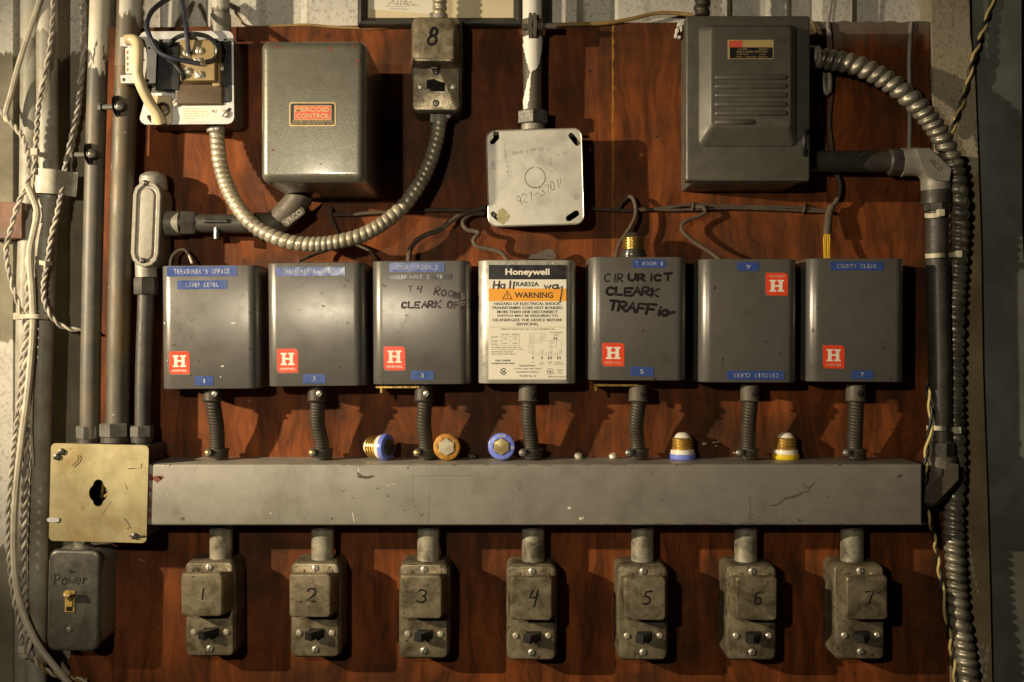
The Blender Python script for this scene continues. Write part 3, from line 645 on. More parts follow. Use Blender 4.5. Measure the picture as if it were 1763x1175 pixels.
b.tube(spline([at(216, 70, dT), at(226, 68, dT), at(236, 72, dT+.002), at(238, 90, dT+.003), at(237, 112, dT+.003), at(237, 128, dT+.002), at(244, 150, dT), at(258, 178, .060), at(272, 200, .056), at(276, 213, .053)], .003), .0056, 12)
b.build('cream_tube', 'tube_cream', root)
b = MB(); b.rbox(X(278, .049), Z(190, .049), 34*S(), 48*S(), D+.001, D+.004, .004, .001); b.build('tube_pad', 'tube_cream', root)
b = MB(); b.lathe([(.0068, 0), (.0068, .004), (.0045, .0045), (.004, .001), (0, .001)], at(281, 189, D+.004), (0, -1, 0), 20); b.build('reset_button', 'black', root)
b = MB(); b.lathe([(.0078, 0), (.0078, .0015), (.0066, .0016)], at(281, 189, D+.0035), (0, -1, 0), 20); b.build('button_ring', 'wire_ochre', root)
for x, y in ((301, 178), (387, 197), (379, 118)):
    b = MB(); b.screw(at(x, y, D+.003), .0042, slot=40, ms=0, mslot=1); b.build('screw', ['screw_bright', 'screw_dark'], root)
b = MB(); dl = D+.0018; cx, cz = X(346, dl), Z(196.5, dl); k = S(dl)
b.rbox(cx, cz, 70*k, 25*k, dl-.0001, dl, .001, n=3); b.m = 1
for i, (t, w_) in enumerate((('MODEL  40VA', 24), ('CLASS 2 TRANSFORMER 24V', 42), ('PRI 120V 60HZ  SEC 24V', 46), ('THERMALLY PROTECTED UNIT', 44), ('MADE IN USA', 20))):
    b.text(t, cx + (-31+w_/2)*k, cz + (8.5-i*4.2)*k, w_*k, 2.2*k, dl+.0001)
b.m = 2; b.text('RU', cx + 23*k, cz + 4*k, 8*k, 5*k, dl+.0001, .02)
b.build('rating_label', ['sticker_white', 'plate_gold', 'print_black'], root)
root.rotation_euler.y = R(-.4)

def wire(label, pts, r, m, name='wire', cat='wire', group=None, step=.003):
    b = MB(); b.tube(spline([at(*p) for p in pts], step), r, 8); o = b.build(name, m); tag(o, label, cat, group); return o
wire('navy lead looping out left from the open transformer box to its middle terminal', [(306, -10, .02), (280, 4, .05), (260, 22, .066), (253, 46, .075), (262, 72, .08), (275, 91, .08), (298, 101, .076), (322, 106, .071), (343, 110, .067)], .0026, 'wire_blue', 'lead_wire', group='leads of the open transformer')
wire('navy lead dropping straight into the upper left terminal of the open transformer box', [(312, -10, .03), (317, 18, .05), (321, 50, .070), (323, 78, .070), (326, 92, .067)], .0026, 'wire_blue', 'lead_wire', group='leads of the open transformer')
wire('black lead arching over the screw terminals inside the open transformer box', [(289, 82, .05), (298, 70, .06), (312, 62, .066), (335, 59, .070), (358, 64, .070), (372, 78, .068), (374, 92, .066), (368, 103, .066), (354, 107, .066)], .0024, 'black', 'lead_wire', group='leads of the open transformer')
wire('black lead bending down left of the screw terminals in the open transformer box', [(290, 104, .056), (300, 110, .066), (309, 120, .068), (315, 130, .067), (315, 137, .062)], .0024, 'black', 'lead_wire', group='leads of the open transformer')

# ================================================================ BIG GREY CONTROL BOX WITH THE RED NAMEPLATE
root = thing('control_box', 'deep grey enamelled control box with a red and black nameplate', 'electrical box', at(539, 190, 0))
D = .122
b = MB(); b.rbox(X(539, D), Z(191, D), 182*S(D), 244*S(D), 0, D, .0075, .0085, 6, n=8)
o = b.build('housing', 'hammer_grey', root)
dl = D+.0004; cx, cz, k = X(538, dl), Z(197, dl), S(dl)
b = MB(); b.rbox(cx, cz, 80*k, 41*k, D-.0001, dl, 4*k, n=4); b.m = 1; b.rbox(cx, cz, 76*k, 37*k, D, dl+.0001, 3*k, n=4); b.m = 0; b.rbox(cx+.5*k, cz+2.5*k, 64*k, 25*k, D, dl+.0002, .5*k, n=1)
b.m = 2; b.rbox(cx+.5*k, cz+2.5*k, 62*k, 23*k, D, dl+.0003, .5*k, n=1); b.m = 0
b.text('MERCOID', cx, cz+8*k, 58*k, 8*k, dl+.0005, .012); b.text('CONTROL', cx+1*k, cz-3*k, 57*k, 8*k, dl+.0005, .012)
b.text('THE MERCOID CORPORATION', cx, cz-12.6*k, 70*k, 3*k, dl+.0005); b.text('CHICAGO, ILLINOIS  MODEL  U.S.A.', cx, cz-16.2*k, 72*k, 2.4*k, dl+.0005)
o = b.build('nameplate', ['plate_gold', 'plate_black', 'plate_red'], root)
b = MB()
for x, y, r in ((567, 84, 4), (571, 87, 3), (616, 106, 3.5), (615, 113, 3), (470, 259, 2.4), (552, 283, 2), (609, 80, 2), (475, 81, 3), (482, 82, 2.5)):
    pts_ = [(X(x, D) + r*k*random.uniform(.5, 1.3)*math.cos(a), Z(y, D) + r*k*random.uniform(.5, 1.3)*math.sin(a)) for a in [2*math.pi*i/8 for i in range(8)]]
    b.plate(pts_, [], D-.0004, D+.00015)
b.build('paint_chip', 'rust_chip', root)
# small staple of cream paper behind its right edge
# ================================================================ PLUG-FUSE SWITCHES (local metres about the middle of the back)
mmx = lambda v: v*.001
def make_fuse_switch():
    root = thing('fuse_switch', 'x', 'fuse switch'); mm = .001
    dh = .038
    b = MB(); b.rbox(0, 0, 54*mm, 103*mm, 0, dh, .0085, .0040, 4, n=6); b.build('housing', 'switch_rim', root)
    dp = dh+.0020
    b = MB(); b.rbox(-.2*mm, .3*mm, 49.5*mm, 98.5*mm, dh-.001, dp, .0045, .0012, 2, n=4)
    b.build('cover_plate', 'switch_steel', root)
    # hinged fuse cover: a deep pressed lid, its two sides sloping outwards
    df = .064; zc = 21.5*mm; xf = -1.0*mm
    def L(w_, h_, d, r_, dx=0, dz=0): return [(x, -d, z) for x, z in rrect(xf+dx, zc+dz, w_*mm, h_*mm, r_*mm, 5)]
    b = MB(); b.loft([L(50.5, 42.4, dp-.0003, 3, .6*mm, -2.2*mm), L(47.6, 44.0, dp+.008, 3.5, .3*mm, -1.3*mm), L(43.6, 46.2, df-.0036, 4), L(42.6, 45.2, df-.0014, 4), L(40.6, 43.4, df-.0003, 3.6), L(37, 40, df, 3)])
    b.rbox(xf, zc-23.6*mm, 8*mm, 3*mm, dp, dp+.006, .001, .0005)
    lid = b.build('fuse_cover', 'switch_steel', root)
    for sx in (-15.3, 14.6):
        b = MB(); b.rbox(sx*mm, 41.6*mm, 7.4*mm, 3.4*mm, dp-.0005, dp+.0014, .0005, .0005); b.build('hinge_tab', 'switch_steel', lid)
    b = MB(); b.rbox(1.6*mm, -24*mm, 16*mm, 9.6*mm, dp-.003, dp+.0003, .0004, n=1); b.build('toggle_slot', 'hole_black', root)
    b = MB()
    a = Vector((4*mm, -dp+.001, -24*mm)); e = Vector((-5.5*mm, -dp-.013, -24*mm)); up = Vector((0, 0, 1)); ax = (e-a).normalized(); sd = ax.cross(up)
    b.loft([[p + sd*u*wd + up*v*hh for u, v in ((-1, -1), (1, -1), (1, 1), (-1, 1))] for p, wd, hh in ((a, .0052, .0042), (a.lerp(e, .5), .0044, .0040), (a.lerp(e, .97), .0048, .0044), (e, .0042, .0038))])
    b.m = 1; b.lathe([(.0012, 0), (.0012, .0003)], e, ax, 10)
    b.build('toggle', ['black', 'hole_black'], root)
    for sx in (-17, 17.8):
        b = MB(); b.lathe([(.0034, 0), (.0033, .0008), (.0023, .0018), (0, .0021)], (sx*mm, -dp, -24*mm), (0, -1, 0), 16); b.build('rivet', 'screw_bright', root)
    for sz in (44.7, -41.5):
        b = MB(); b.screw((0, -dp, sz*mm), .0037, slot=68 if sz < 0 else 88, ms=0, mslot=1); b.build('screw', ['galv', 'screw_dark'], root)
    return root
fs0 = make_fuse_switch()
sw = [(1, 361, 1049.5, -.6), (2, 543, 1051, 0), (3, 730, 1053, .3), (4, 915.5, 1056, .2), (5, 1107, 1056, 0), (6, 1294.5, 1056, .2), (7, 1481, 1055, -.3), (8, 751, 111, .3)]
first = True
def num_label(n):
    pos = {1: 'beside the power switch', 8: 'alone near the board top'}.get(n, '')
    return 'dirty steel plug-fuse switch with handwritten %d on its lid' % n + (', ' + pos if pos else '')
numstroke = {1: (.004, .0105), 2: (.0095, .0135), 3: (.009, .0135), 4: (.0085, .0145), 5: (.009, .0130), 6: (.008, .0130), 7: (.0078, .0130), 8: (.010, .0175)}
for n, cx, cy, rot in sw:
    o = fs0 if first else copy_tree(fs0); first = False
    p = at(cx, cy, .040); o.location = (p.x, 0, p.z); o.rotation_euler = (0, R(rot), 0)
    o['label'] = num_label(n); o['group'] = 'plug-fuse switches'
    lid = [c for c in o.children if c.name.startswith('fuse_cover')][0]
    sl = [c for c in o.children if c.name.startswith('screw')][0]
for n, cx, cy, rot in sw:
    p = at(cx, cy, .040)
    o = [t for t in COL.objects if t.get('category') == 'fuse switch' and ('handwritten %d' % n) in t['label']][0]
    lid = [c for c in o.children if c.name.startswith('fuse_cover')][0]
    q = .6185e-3; cw, ch = numstroke[n]
    b = MB(); write(b, str(n), p.x-cw/2+(.000 if n != 8 else -.002), p.z + .0215-ch/2+.0010 + (.0035 if n == 8 else 0), cw, ch, 0, .0021 if n != 8 else .0034, .06402, .12, jit=.04)
    b.build('handwritten_number', 'marker', lid)
    if n == 8:   # its lid is hinged flush at the top and carries a screw under it
        for c in list(lid.children):
            if c.name.startswith('hinge_tab'): bpy.data.objects.remove(c)
        for c in list(o.children):
            if c.name.startswith('screw') and c.data.vertices[0].co.z > 0: bpy.data.objects.remove(c)
        b = MB(); b.screw(Vector((p.x, -.0402, Z(124, .04))), .0038, slot=30, ms=0, mslot=1); b.build('screw', ['screw_dark', 'hole_black'], o)
        lid.location.z -= .0028

# ================================================================ STEEL HOSES
def hose(label, pts, r, pitch, amp, m, per=8, sharp=.8, name='flexible_conduit', group='spiral steel hoses', n=18):
    root = thing(name, label, 'conduit hose', at(*pts[-1]), group)
    b = MB(); b.flex(spline([at(*p) for p in pts]), r, pitch, amp, n, per, sharp); b.build('hose', m, root, ang=80)
    return root
h1 = hose('spiral steel hose hanging in a U between the open transformer box and fuse switch 8', [(373, 226, .026), (375, 250, .028), (380, 285, .034), (397, 335, .044), (430, 382, .054), (480, 411, .060), (535, 421, .060), (590, 415, .058), (640, 397, .054), (688, 362, .046), (722, 318, .038), (742, 275, .032), (753, 235, .027), (757, 206, .025)], .0073, .0071, .0008, 'flex_steel', 10, .42)
b = MB(); b.cyl(at(372, 228, .026), at(371, 214, .026), .0095, 20); b.screw(at(374, 221, .035), .003); b.build('connector', 'cast_grey', h1)
b = MB(); b.cyl(at(757, 212, .025), at(757, 192, .024), .0092, 20); b.rbox(X(745, .03), Z(204, .03), 8*S(), 16*S(), .015, .033, .001, .0005); b.screw(at(772, 200, .030), .003); b.build('connector', 'cast_grey', h1)
h2 = hose('short spiral steel hose rising out of fuse switch 8 in front of the frame', [(757, 34, .026), (757, 10, .026), (758, -60, .026)], .0068, .0080, .0010, 'flex_steel')
b = MB(); b.cyl(at(757, 40, .026), at(757, 26, .026), .0088, 20); b.screw(at(743, 27, .03), .003, ms=0); b.build('connector', 'cast_grey', h2)
h3 = hose('short dusty spiral hose rising from the top of the big disconnect box', [(1208, 30, .03), (1209, 8, .03), (1211, -60, .03)], .0078, .0105, .0013, 'armour')
h4 = hose('long thick spiral steel hose curving out of the disconnect box and down the right post', [(1392, 98, .040), (1425, 102, .042), (1470, 112, .044), (1520, 135, .046), (1562, 165, .046), (1598, 203, .043), (1625, 245, .038), (1642, 290, .031), (1650, 340, .024), (1651, 390, .019), (1648, 450, .017), (1643, 560, .016), (1642, 700, .016), (1645, 800, .016), (1642, 900, .016), (1645, 980, .016), (1652, 1060, .016), (1662, 1130, .016), (1668, 1175, .017), (1680, 1300, .017)], .0092, .0100, .0018, 'flex_dark', 11, .7, n=22)

# ================================================================ SQUARE JUNCTION BOX AND ITS PIPE
root = thing('junction_box', 'pale square junction box with pencilled numbers and a round knock-out', 'electrical box', at(921, 306, 0))
D = .041
b = MB(); loops = []
o_ = rrect(X(921, D), Z(306, D), 154*S(D), 156*S(D), .008)
b.plate(o_, [rrect(X(921, D), Z(306, D), 150*S(D), 152*S(D), .007)], .001, D-.0008); b.rbox(X(921, 0), Z(306, D), 150*S(D), 152*S(D), .0005, .002, .006); b.build('box', 'nut', root)
b = MB()
hs = []
hs.append([(X(x, D), Z(y, D)) for x, y in ((851, 226), (861, 226), (861, 238), (852, 247), (846, 247), (845, 242), (851, 236))])
hs.append(capsule(X(985, D), Z(236, D), X(995, D), Z(249, D), 5.0*S(D)))
hs.append(capsule(X(847, D), Z(367, D), X(857, D), Z(376, D), 4.4*S(D)))
hs.append(capsule(X(977, D), Z(378, D), X(990, D), Z(370, D), 5.4*S(D)))
outer = rrect(X(921, D), Z(306, D), 163*S(D), 163*S(D), 14*S(D), 6)
b.plate(outer, hs, D-.0006, D+.0014)
b.build('cover_plate', 'plate_white', root, ang=20)
b = MB(); b.tube([Vector((x, -D-.0006, z)) for x, z in outer + outer[:1]], .0011, 6); b.build('rolled_rim', 'galv', root)
dq = D+.0014
b = MB(); k = S(dq); cx, cz = X(921, dq), Z(306, dq)
ring = [(cx + 17.5*k*math.cos(R(a)), cz + 17.5*k*math.sin(R(a))) for a in range(98, 442, 8)]
b.stroke(ring, .0009, dq, .0001)
b.build('knock_out', 'print_soft', root)
b = MB()
for i, t in enumerate('1234567'): write(b, t, X(868 + i*.8, dq), Z(252 + i*9.1, dq), 4*k, 5.6*k, 0, .00045, dq)
for i in (2, 3, 4, 5, 6): write(b, '-', X(877, dq), Z(252 + i*9.1, dq), 4*k, 5*k, 0, .00045, dq)
write(b, "DAVE'S", X(884, dq), Z(265.5, dq), 3.3*k, 5*k, 1.5*k, .0005, dq, .1, R(6)); write(b, 'OFFICE', X(914, dq), Z(261, dq), 2.8*k, 4.6*k, 1.5*k, .0005, dq, .1, R(4))
write(b, '927-3701', X(890, dq), Z(354, dq), 8*k, 15*k, 2.6*k, .0008, dq, .15, R(22)); write(b, ')', X(962, dq), Z(318, dq), 4*k, 9*k, 0, .0007, dq)
write(b, 'EW', X(847, dq), Z(279, dq), 5*k, 5*k, 1*k, .0005, dq, 0, R(-80))
b.stroke([(X(992, dq) + 5*k*math.cos(R(a)), Z(341, dq) + 5*k*math.sin(R(a))) for a in range(0, 361, 24)], .0004, dq); write(b, 'E', X(990, dq), Z(343, dq), 4*k, 4*k, 0, .0004, dq)
for (x, y) in ((930, 268), (944, 262), (950, 277), (948, 285), (932, 276), (899, 283), (903, 287), (955, 291), (951, 297), (960, 270), (973, 268), (972, 265)):
    a = random.uniform(0, 6.3); b.stroke([(X(x, dq), Z(y, dq)), (X(x + 3*math.cos(a), dq), Z(y + 3*math.sin(a), dq)), (X(x + 4*math.cos(a+.8), dq), Z(y + 4*math.sin(a+.8), dq))], .0005, dq)
b.build('pencil_writing', 'pencil', root)
b = MB(); b.plate([(X(864, dq) + 11*k*random.uniform(.75, 1.15)*math.cos(2*math.pi*i/16), Z(371, dq) + 15*k*random.uniform(.75, 1.12)*math.sin(2*math.pi*i/16)) for i in range(16)], [], dq-.0003, dq+.00015); b.build('glue_stain', 'glue', root)
for x, y in ((982, 234), (850, 367)):
    b = MB(); b.screw(at(x, y, D-.002), .0036, slot=120, ms=0, mslot=1); b.build('screw', ['screw_dark', 'hole_black'], root)
root.rotation_euler.y = R(-1.6)

root = thing('painted_pipe', 'dark upright pipe with white paint peeling off it, above the square junction box', 'pipe', at(917, 205, .022))
pA, pB = at(917, 215, .022), at(916, -80, .022); rP = .0104
b = MB(); b.cyl(pA, pB, rP, 28); b.build('pipe', 'pipe_e', root)
edges = [(64, 900, 933), (72, 900, 933), (80, 901, 932), (90, 902, 932), (98, 904, 930), (108, 906, 928), (114, 907, 928), (120, 908, 924), (125, 909, 922), (127, 911, 916), (131, 911, 914), (140, 909, 913), (150, 906, 912), (160, 903, 911), (170, 901, 911), (176, 900, 911), (182, 900, 909), (188, 901, 908), (191, 903, 907)]
b = MB(); loops = []; cxp = 916.5
fine = []
for (y0, l0, r0), (y1, l1, r1) in zip(edges, edges[1:]):
    n_ = max(1, int((y1-y0)/1.6))
    for i in range(n_): fine.append((y0+(y1-y0)*i/n_, l0+(l1-l0)*i/n_, r0+(r1-r0)*i/n_))
jl = jr = 0
for y, l, r in fine + edges[-1:]:
    jl = jl*.6 + random.uniform(-.9, .9); jr = jr*.6 + random.uniform(-1.0, 1.0); l += jl; r += jr; ro, ri = rP+.0006, rP-.0005
    aa = [max(-.99, min(.99, (v-cxp)/(rP/S(.022)*1.03))) for v in (l, r)]
    a0, a1 = math.asin(aa[0]), math.asin(aa[1]); c = at(917, y, .022); lp = []
    for i in range(9): a = a0+(a1-a0)*i/8; lp.append(c + Vector((ro*math.sin(a), -ro*math.cos(a), 0)))
    for i in range(8, -1, -1): a = a0+(a1-a0)*i/8; lp.append(c + Vector((ri*math.sin(a), -ri*math.cos(a), 0)))
    loops.append(lp)
b.loft(loops); b.build('peeling_paint', 'paint_white', root, ang=60)
b = MB(); a0, a1 = at(917, 216, .022), at(917, 193, .022); b.tube([a0, a0.lerp(a1, .08), a0.lerp(a1, .9), a1], [.0165, .0178, .0178, .0165], 6)
b.build('hex_nut', 'nut', root)
b = MB(); b.cyl(at(917, 226, .022), at(917, 214, .022), .0128, 24); b.build('collar', 'cast_grey', root)
root = thing('beam_clamp', 'rusty two-plate clamp gripping the white painted pipe at the board top', 'clamp', at(920, 48, 0), 'straps and clamps on the pipes')
b = MB(); b.tube([at(917, 66, .022), at(917, 36, .022)], .0116, 24)
for x in (913, 920):
    b.plate([(X(x, .03) + u*.0016 + v*.001, Z(48 + w_, .03)) for u, v, w_ in ((-1, 0, -20), (1, 0, -20), (1.8, 0, 0), (1, 0, 20), (-1, 0, 20), (-1.8, 0, 0))][::-1], [], .02, .041)
b.build('jaw', 'cast_dark', root)
b = MB(); b.cyl(at(900, 47, .033), at(958, 45, .033), .0034, 12); b.lathe([(.006, 0), (.006, .005), (0, .0052)], at(926, 46, .033), (1, 0, 0), 6); b.build('bolt', 'cast_dark', root)

# ================================================================ SAFETY DISCONNECT BOX, TOP RIGHT
root = thing('disconnect_box', 'large grey green disconnect box with a ribbed embossed door and orange nameplate', 'electrical box', at(1288, 170, 0))
D = .070
b = MB(); x0, x1 = X(1173, 0), X(1380, D); zt, zb = Z(36, D), Z(331, 0)
b.rbox((x0+x1)/2, (zt+zb)/2, x1-x0, zt-zb, 0, D-.006, .002, .001); b.build('box', 'door_grey', root)
b = MB(); dx0, dx1, dz0, dz1 = X(1181, D), X(1395, D), Z(312, D), Z(27, D)
b.rbox((dx0+dx1)/2, (dz0+dz1)/2, dx1-dx0, dz1-dz0, D-.014, D, .0022, .0022, 3)
door = b.build('door', 'door_grey', root)
# raised pan with sloping sides and six horizontal ribs, one continuous pressed sheet
b = MB(); dP = D+.013
L0 = rrect((X(1203, D)+X(1371, D))/2, (Z(253, D)+Z(44, D))/2, X(1371, D)-X(1203, D), Z(44, D)-Z(253, D), .007, 6)
L1 = rrect((X(1225, dP)+X(1361, dP))/2, (Z(217, dP)+Z(47, dP))/2, X(1361, dP)-X(1225, dP), Z(47, dP)-Z(217, dP), .004, 6)
def mixl(u, d): return [(a[0]+(c[0]-a[0])*u, -d, a[1]+(c[1]-a[1])*u) for a, c in zip(L0, L1)]
b.loft([mixl(-.05, D-.001), mixl(0, D+.0012), mixl(.08, D+.002), mixl(.86, dP-.0012), mixl(.96, dP-.0002), mixl(1.05, dP)])
b.build('embossed_pan', 'door_grey', door, ang=50)
for i in range(6):
    y = 134 + i*15.4; b = MB(); c0, c1 = at(1229, y, dP-.0012), at(1357, y, dP-.0012)
    if i == 5: c1 = at(1300, y, dP-.0012)
    pth = [c0, c0.lerp(c1, .02), c0.lerp(c1, .05), c0.lerp(c1, .95), c0.lerp(c1, .98), c1]
    b.tube(pth, [.0005, .0021, .0032, .0032, .0021, .0005], 14); b.build('rib', 'door_grey', door, ang=60)
b = MB(); k = S(dP)
b.text('ON', X(1343, dP), Z(70, dP), 15*k, 11*k, dP+.0005, .03); b.text('OFF', X(1337, dP), Z(198, dP), 24*k, 12*k, dP+.0005, .03)
for v in list(b.v): pass
b.build('embossed_lettering', 'stain', door)
b = MB(); dl = dP+.0004; cx, cz = X(1292.5, dl), Z(85.5, dl)
b.rbox(cx, cz, 79*k, 33*k, dP-.0001, dl, .0006, n=2); b.m = 1; b.rbox(cx+1*k, cz-6*k, 74*k, 19*k, dP, dl+.0001, .0003, n=1); b.m = 2; b.rbox(cx-26*k, cz+9*k, 23*k, 12*k, dP, dl+.0001, .0003, n=1)
b.m = 0; b.text('30 AMP', cx-14*k, cz+.5*k, 16*k, 2.6*k, dl+.0002); b.text('120/240 V', cx+22*k, cz+.5*k, 18*k, 2.6*k, dl+.0002)
b.text('ENCLOSED SWITCH', cx+2*k, cz-4*k, 52*k, 3.2*k, dl+.0002); b.text('2 HP MAX', cx-14*k, cz-8.5*k, 20*k, 2.6*k, dl+.0002); b.text('S 60', cx+20*k, cz-8.5*k, 10*k, 2.6*k, dl+.0002); b.text('TYPE 1  INDOOR  SERIES A', cx+2*k, cz-13*k, 56*k, 1.9*k, dl+.0002)
b.build('nameplate', ['plate_gold', 'plate_black', 'plate_red'], door)
b = MB(); b.tube(spline([at(1385, 268, D+.001), at(1385, 250, D+.006), at(1386, 230, D+.006), at(1388, 226, D+.001)], .002), .0024, 10); b.build('latch', 'black', door)
for y in (100, 266):
    b = MB(); b.cyl(at(1179, y+10, .045), at(1179, y-14, .045), .0022, 10); b.build('hinge', 'door_grey', root)
b = MB(); b.cyl(at(1388, 98, .040), at(1408, 99, .040), .0115, 20); b.build('hose_connector', 'cast_grey', root)
b = MB()
for x, y, sx, sy in ((1170, 45, 10, 7), (1165, 55, 6, 9), (1163, 63, 5, 9), (1172, 50, 4, 14), (1169, 66, 6, 5), (1177, 43, 7, 5)):
    b.rbox(X(x), Z(y), sx*S(), sy*S(), .0005, .004+random.uniform(0, .004), .0015, .0008, n=2)
tag(b.build('torn_scrap', 'chip_white'), 'torn scrap of pale paper stuck to the board at the disconnect box top left corner', 'scrap')

# dark pipe, elbow, pipe down, elbow into the trough
root = thing('conduit_run', 'thick dark pipe with two cast elbows running from the disconnect box down to the trough', 'pipe', at(1600, 290, 0))
b = MB(); b.cyl(at(1385, 278, .030), at(1548, 279, .030), .0115, 24); b.build('pipe', 'dark_pipe', root)
b = MB(); b.tube([at(1528, 279, .030), at(1531, 279, .030), at(1552, 279, .030), at(1556, 279, .030)], [.0125, .0148, .0148, .0125], 8); b.build('hex_nut', 'dark_pipe', root)
b = MB(); b.tube(spline([at(1551, 280, .030), at(1575, 279, .031), at(1592, 282, .032), at(1604, 292, .032), at(1610, 306, .031), at(1611, 327, .030)], .003), .0152, 24); b.build('elbow', 'cast_grey', root)
b = MB()
pl = [(1583, 258), (1598, 256), (1636, 292), (1637, 306), (1625, 306), (1600, 300)]
pl = [(1578, 256), (1600, 255), (1638, 291), (1634, 312), (1612, 310), (1590, 290)]
b.plate([(X(x, .0495), Z(y, .0495)) for x, y in reversed(pl)], [], .030, .0495); o = b.build('elbow_cover', 'cast_grey', root)
b = MB(); b.text('VRCO', X(1611, .0498), Z(284, .0498), 26*S(.0498), 9*S(.0498), .0498, rot=R(-43)); b.build('cast_lettering', 'cast_dark', root)
b = MB(); b.cyl(at(1611, 352, .030), at(1611, 326, .030), .0150, 24); b.cyl(at(1612, 364, .030), at(1612, 350, .030), .0138, 8); b.build('lower_nut', 'dark_pipe', root)
b = MB(); b.tube(spline([at(1613, 360, .028), at(1615, 520, .027), at(1618, 640, .027), at(1618, 770, .027)], .01), .0118, 24); b.build('pipe', 'dark_pipe', root)
b = MB(); b.tube([at(1619, 790, .027), at(1619, 787, .027), at(1619, 762, .027), at(1619, 758, .027)], [.0125, .0150, .0150, .0125], 8); b.build('hex_nut', 'dark_pipe', root)
b = MB(); b.tube(spline([at(1619, 786, .027), at(1619, 812, .028), at(1612, 832, .030), at(1598, 846, .032), at(1580, 850, .032)], .003), .0165, 24); b.build('elbow', 'cast_dark', root)
b = MB(); pl = [(1630, 796), (1650, 800), (1650, 826), (1610, 868), (1592, 866), (1592, 852), (1626, 820)]
b.plate([(X(x, .0510), Z(y, .0510)) for x, y in reversed(pl)], [], .030, .0510); b.build('elbow_cover', 'cast_dark', root)

# ================================================================ THE TROUGH
root = thing('wiring_trough', 'long scratched grey steel wiring trough running across the whole board', 'trough', at(919, 850, 0))
D = .0635
x0, x1, zt, zb = X(250, D), X(1588, D), Z(799.5, D), Z(905, D)
b = MB(); b.rbox((x0+x1)/2, (zt+zb)/2, x1-x0, zt-zb, 0, D, .0012, .0022, 3, n=2); b.build('trough_body', 'trough_grey', root)
b = MB()   # rust and scratches on the face
for x, y, rx, ry in ((259, 822, 5, 7), (270, 825, 8, 6), (278, 822, 5, 4), (257, 844, 4, 5), (256, 868, 4, 13), (257, 886, 4, 7)):
    a_ = [2*math.pi*i/12 for i in range(12)]
    b.plate([(X(x, D)+rx*S(D)*random.uniform(.6, 1.25)*math.cos(a), Z(y, D)+ry*S(D)*random.uniform(.6, 1.25)*math.sin(a)) for a in a_], [], D-.0004, D+.00014)
b.build('rust_patch', 'rust_chip', root)
b = MB()
def scratch(pts, wd=.0006): b.stroke([(X(x, D), Z(y, D)) for x, y in pts], wd, D, .00008)
scratch([(1327, 871), (1340, 869), (1350, 860), (1364, 855), (1372, 853), (1382, 848), (1390, 847), (1398, 836), (1402, 832)], .0015); scratch([(1352, 858), (1366, 856), (1378, 851)], .0022); scratch([(1382, 832), (1387, 840), (1396, 838)], .0012)
scratch([(616, 815), (622, 820), (632, 822), (643, 820)], .0020); scratch([(617, 821), (630, 823), (638, 822)], .0024)
for x, y in ((606, 857), (668, 855), (666, 852), (701, 864), (725, 886), (720, 882), (727, 888), (691, 872), (695, 880), (1088, 808), (1125, 814), (850, 822), (1150, 870), (1156, 875), (1195, 860), (1140, 862), (1308, 890), (1518, 868), (284, 798+2), (292, 802), (780, 802), (1165, 798+3)):
    a = random.uniform(0, 6.3); l = random.uniform(.8, 3); scratch([(x, y), (x+l*math.cos(a), y+l*math.sin(a)), (x+l*1.5*math.cos(a+.6), y+l*1.5*math.sin(a+.6))], random.uniform(.0006, .0013))
for k in range(30):
    x = random.choice([random.uniform(300, 1580), random.uniform(1300, 1580), random.uniform(1350, 1580)]); y = random.uniform(806, 900); a = random.choice([random.uniform(-.15, .15), random.uniform(-1.3, 1.2)]); l = random.uniform(3, 24)
    scratch([(x, y), (x+l*.5*math.cos(a), y-l*.5*math.sin(a)), (x+l*math.cos(a+.05), y-l*math.sin(a+.05))], random.uniform(.00014, .00030))
scratch([(1290, 852), (1292, 872), (1291, 896)], .0006); scratch([(1288, 884), (1291, 897), (1296, 884)], .0005)
scratch([(711, 815), (711, 870)], .0003); scratch([(739, 850), (738, 900)], .0005); scratch([(708, 820), (815, 819)], .0003)
for k in range(30):
    x = random.uniform(960, 1588); scratch([(x, 902+random.uniform(-1.5, 1)), (x+random.uniform(5, 24), 902+random.uniform(-1.5, 1))], .0005)
for k in range(16):
    x = random.uniform(480, 1500); scratch([(x, 801), (x+random.uniform(6, 22), 801+random.uniform(-.5, 1))], .0005)
b.build('scratch', 'stain', root)
b = MB()
for x, y, r in ((980, 875, 2.6), (1000, 893, 2.8), (1003, 892, 2), (678, 834, 1.3), (669, 836, 1), (466, 884, 1.3), (1052, 1050, .1)):
    b.rbox(X(x, D), Z(y, D), 2*r*S(D), 1.5*r*S(D), D-.0002, D+.0002, .0006, n=2)
scratch([(607, 884), (610, 898)], .0007); scratch([(617, 807), (618, 813)], .0008)
b.build('paint_spot', 'chip_white', root)
for x in (812, 995, 1056):
    b = MB(); zz = Z(788, 0); c = Vector((X(x, .012), -.012, zz)); b.lathe([(.0022, 0), (.0022, .003)], c, (0, 0, 1), 10); b.m = 1
    b.lathe([(.0046, .0025), (.0046, .0045), (.003, .0062), (0, .0066)], c, (random.uniform(-.3, .3), -.5, 1), 14)
    b.build('screw', ['screw_dark', 'screw_bright' if x > 900 else 'screw_dark'], root)

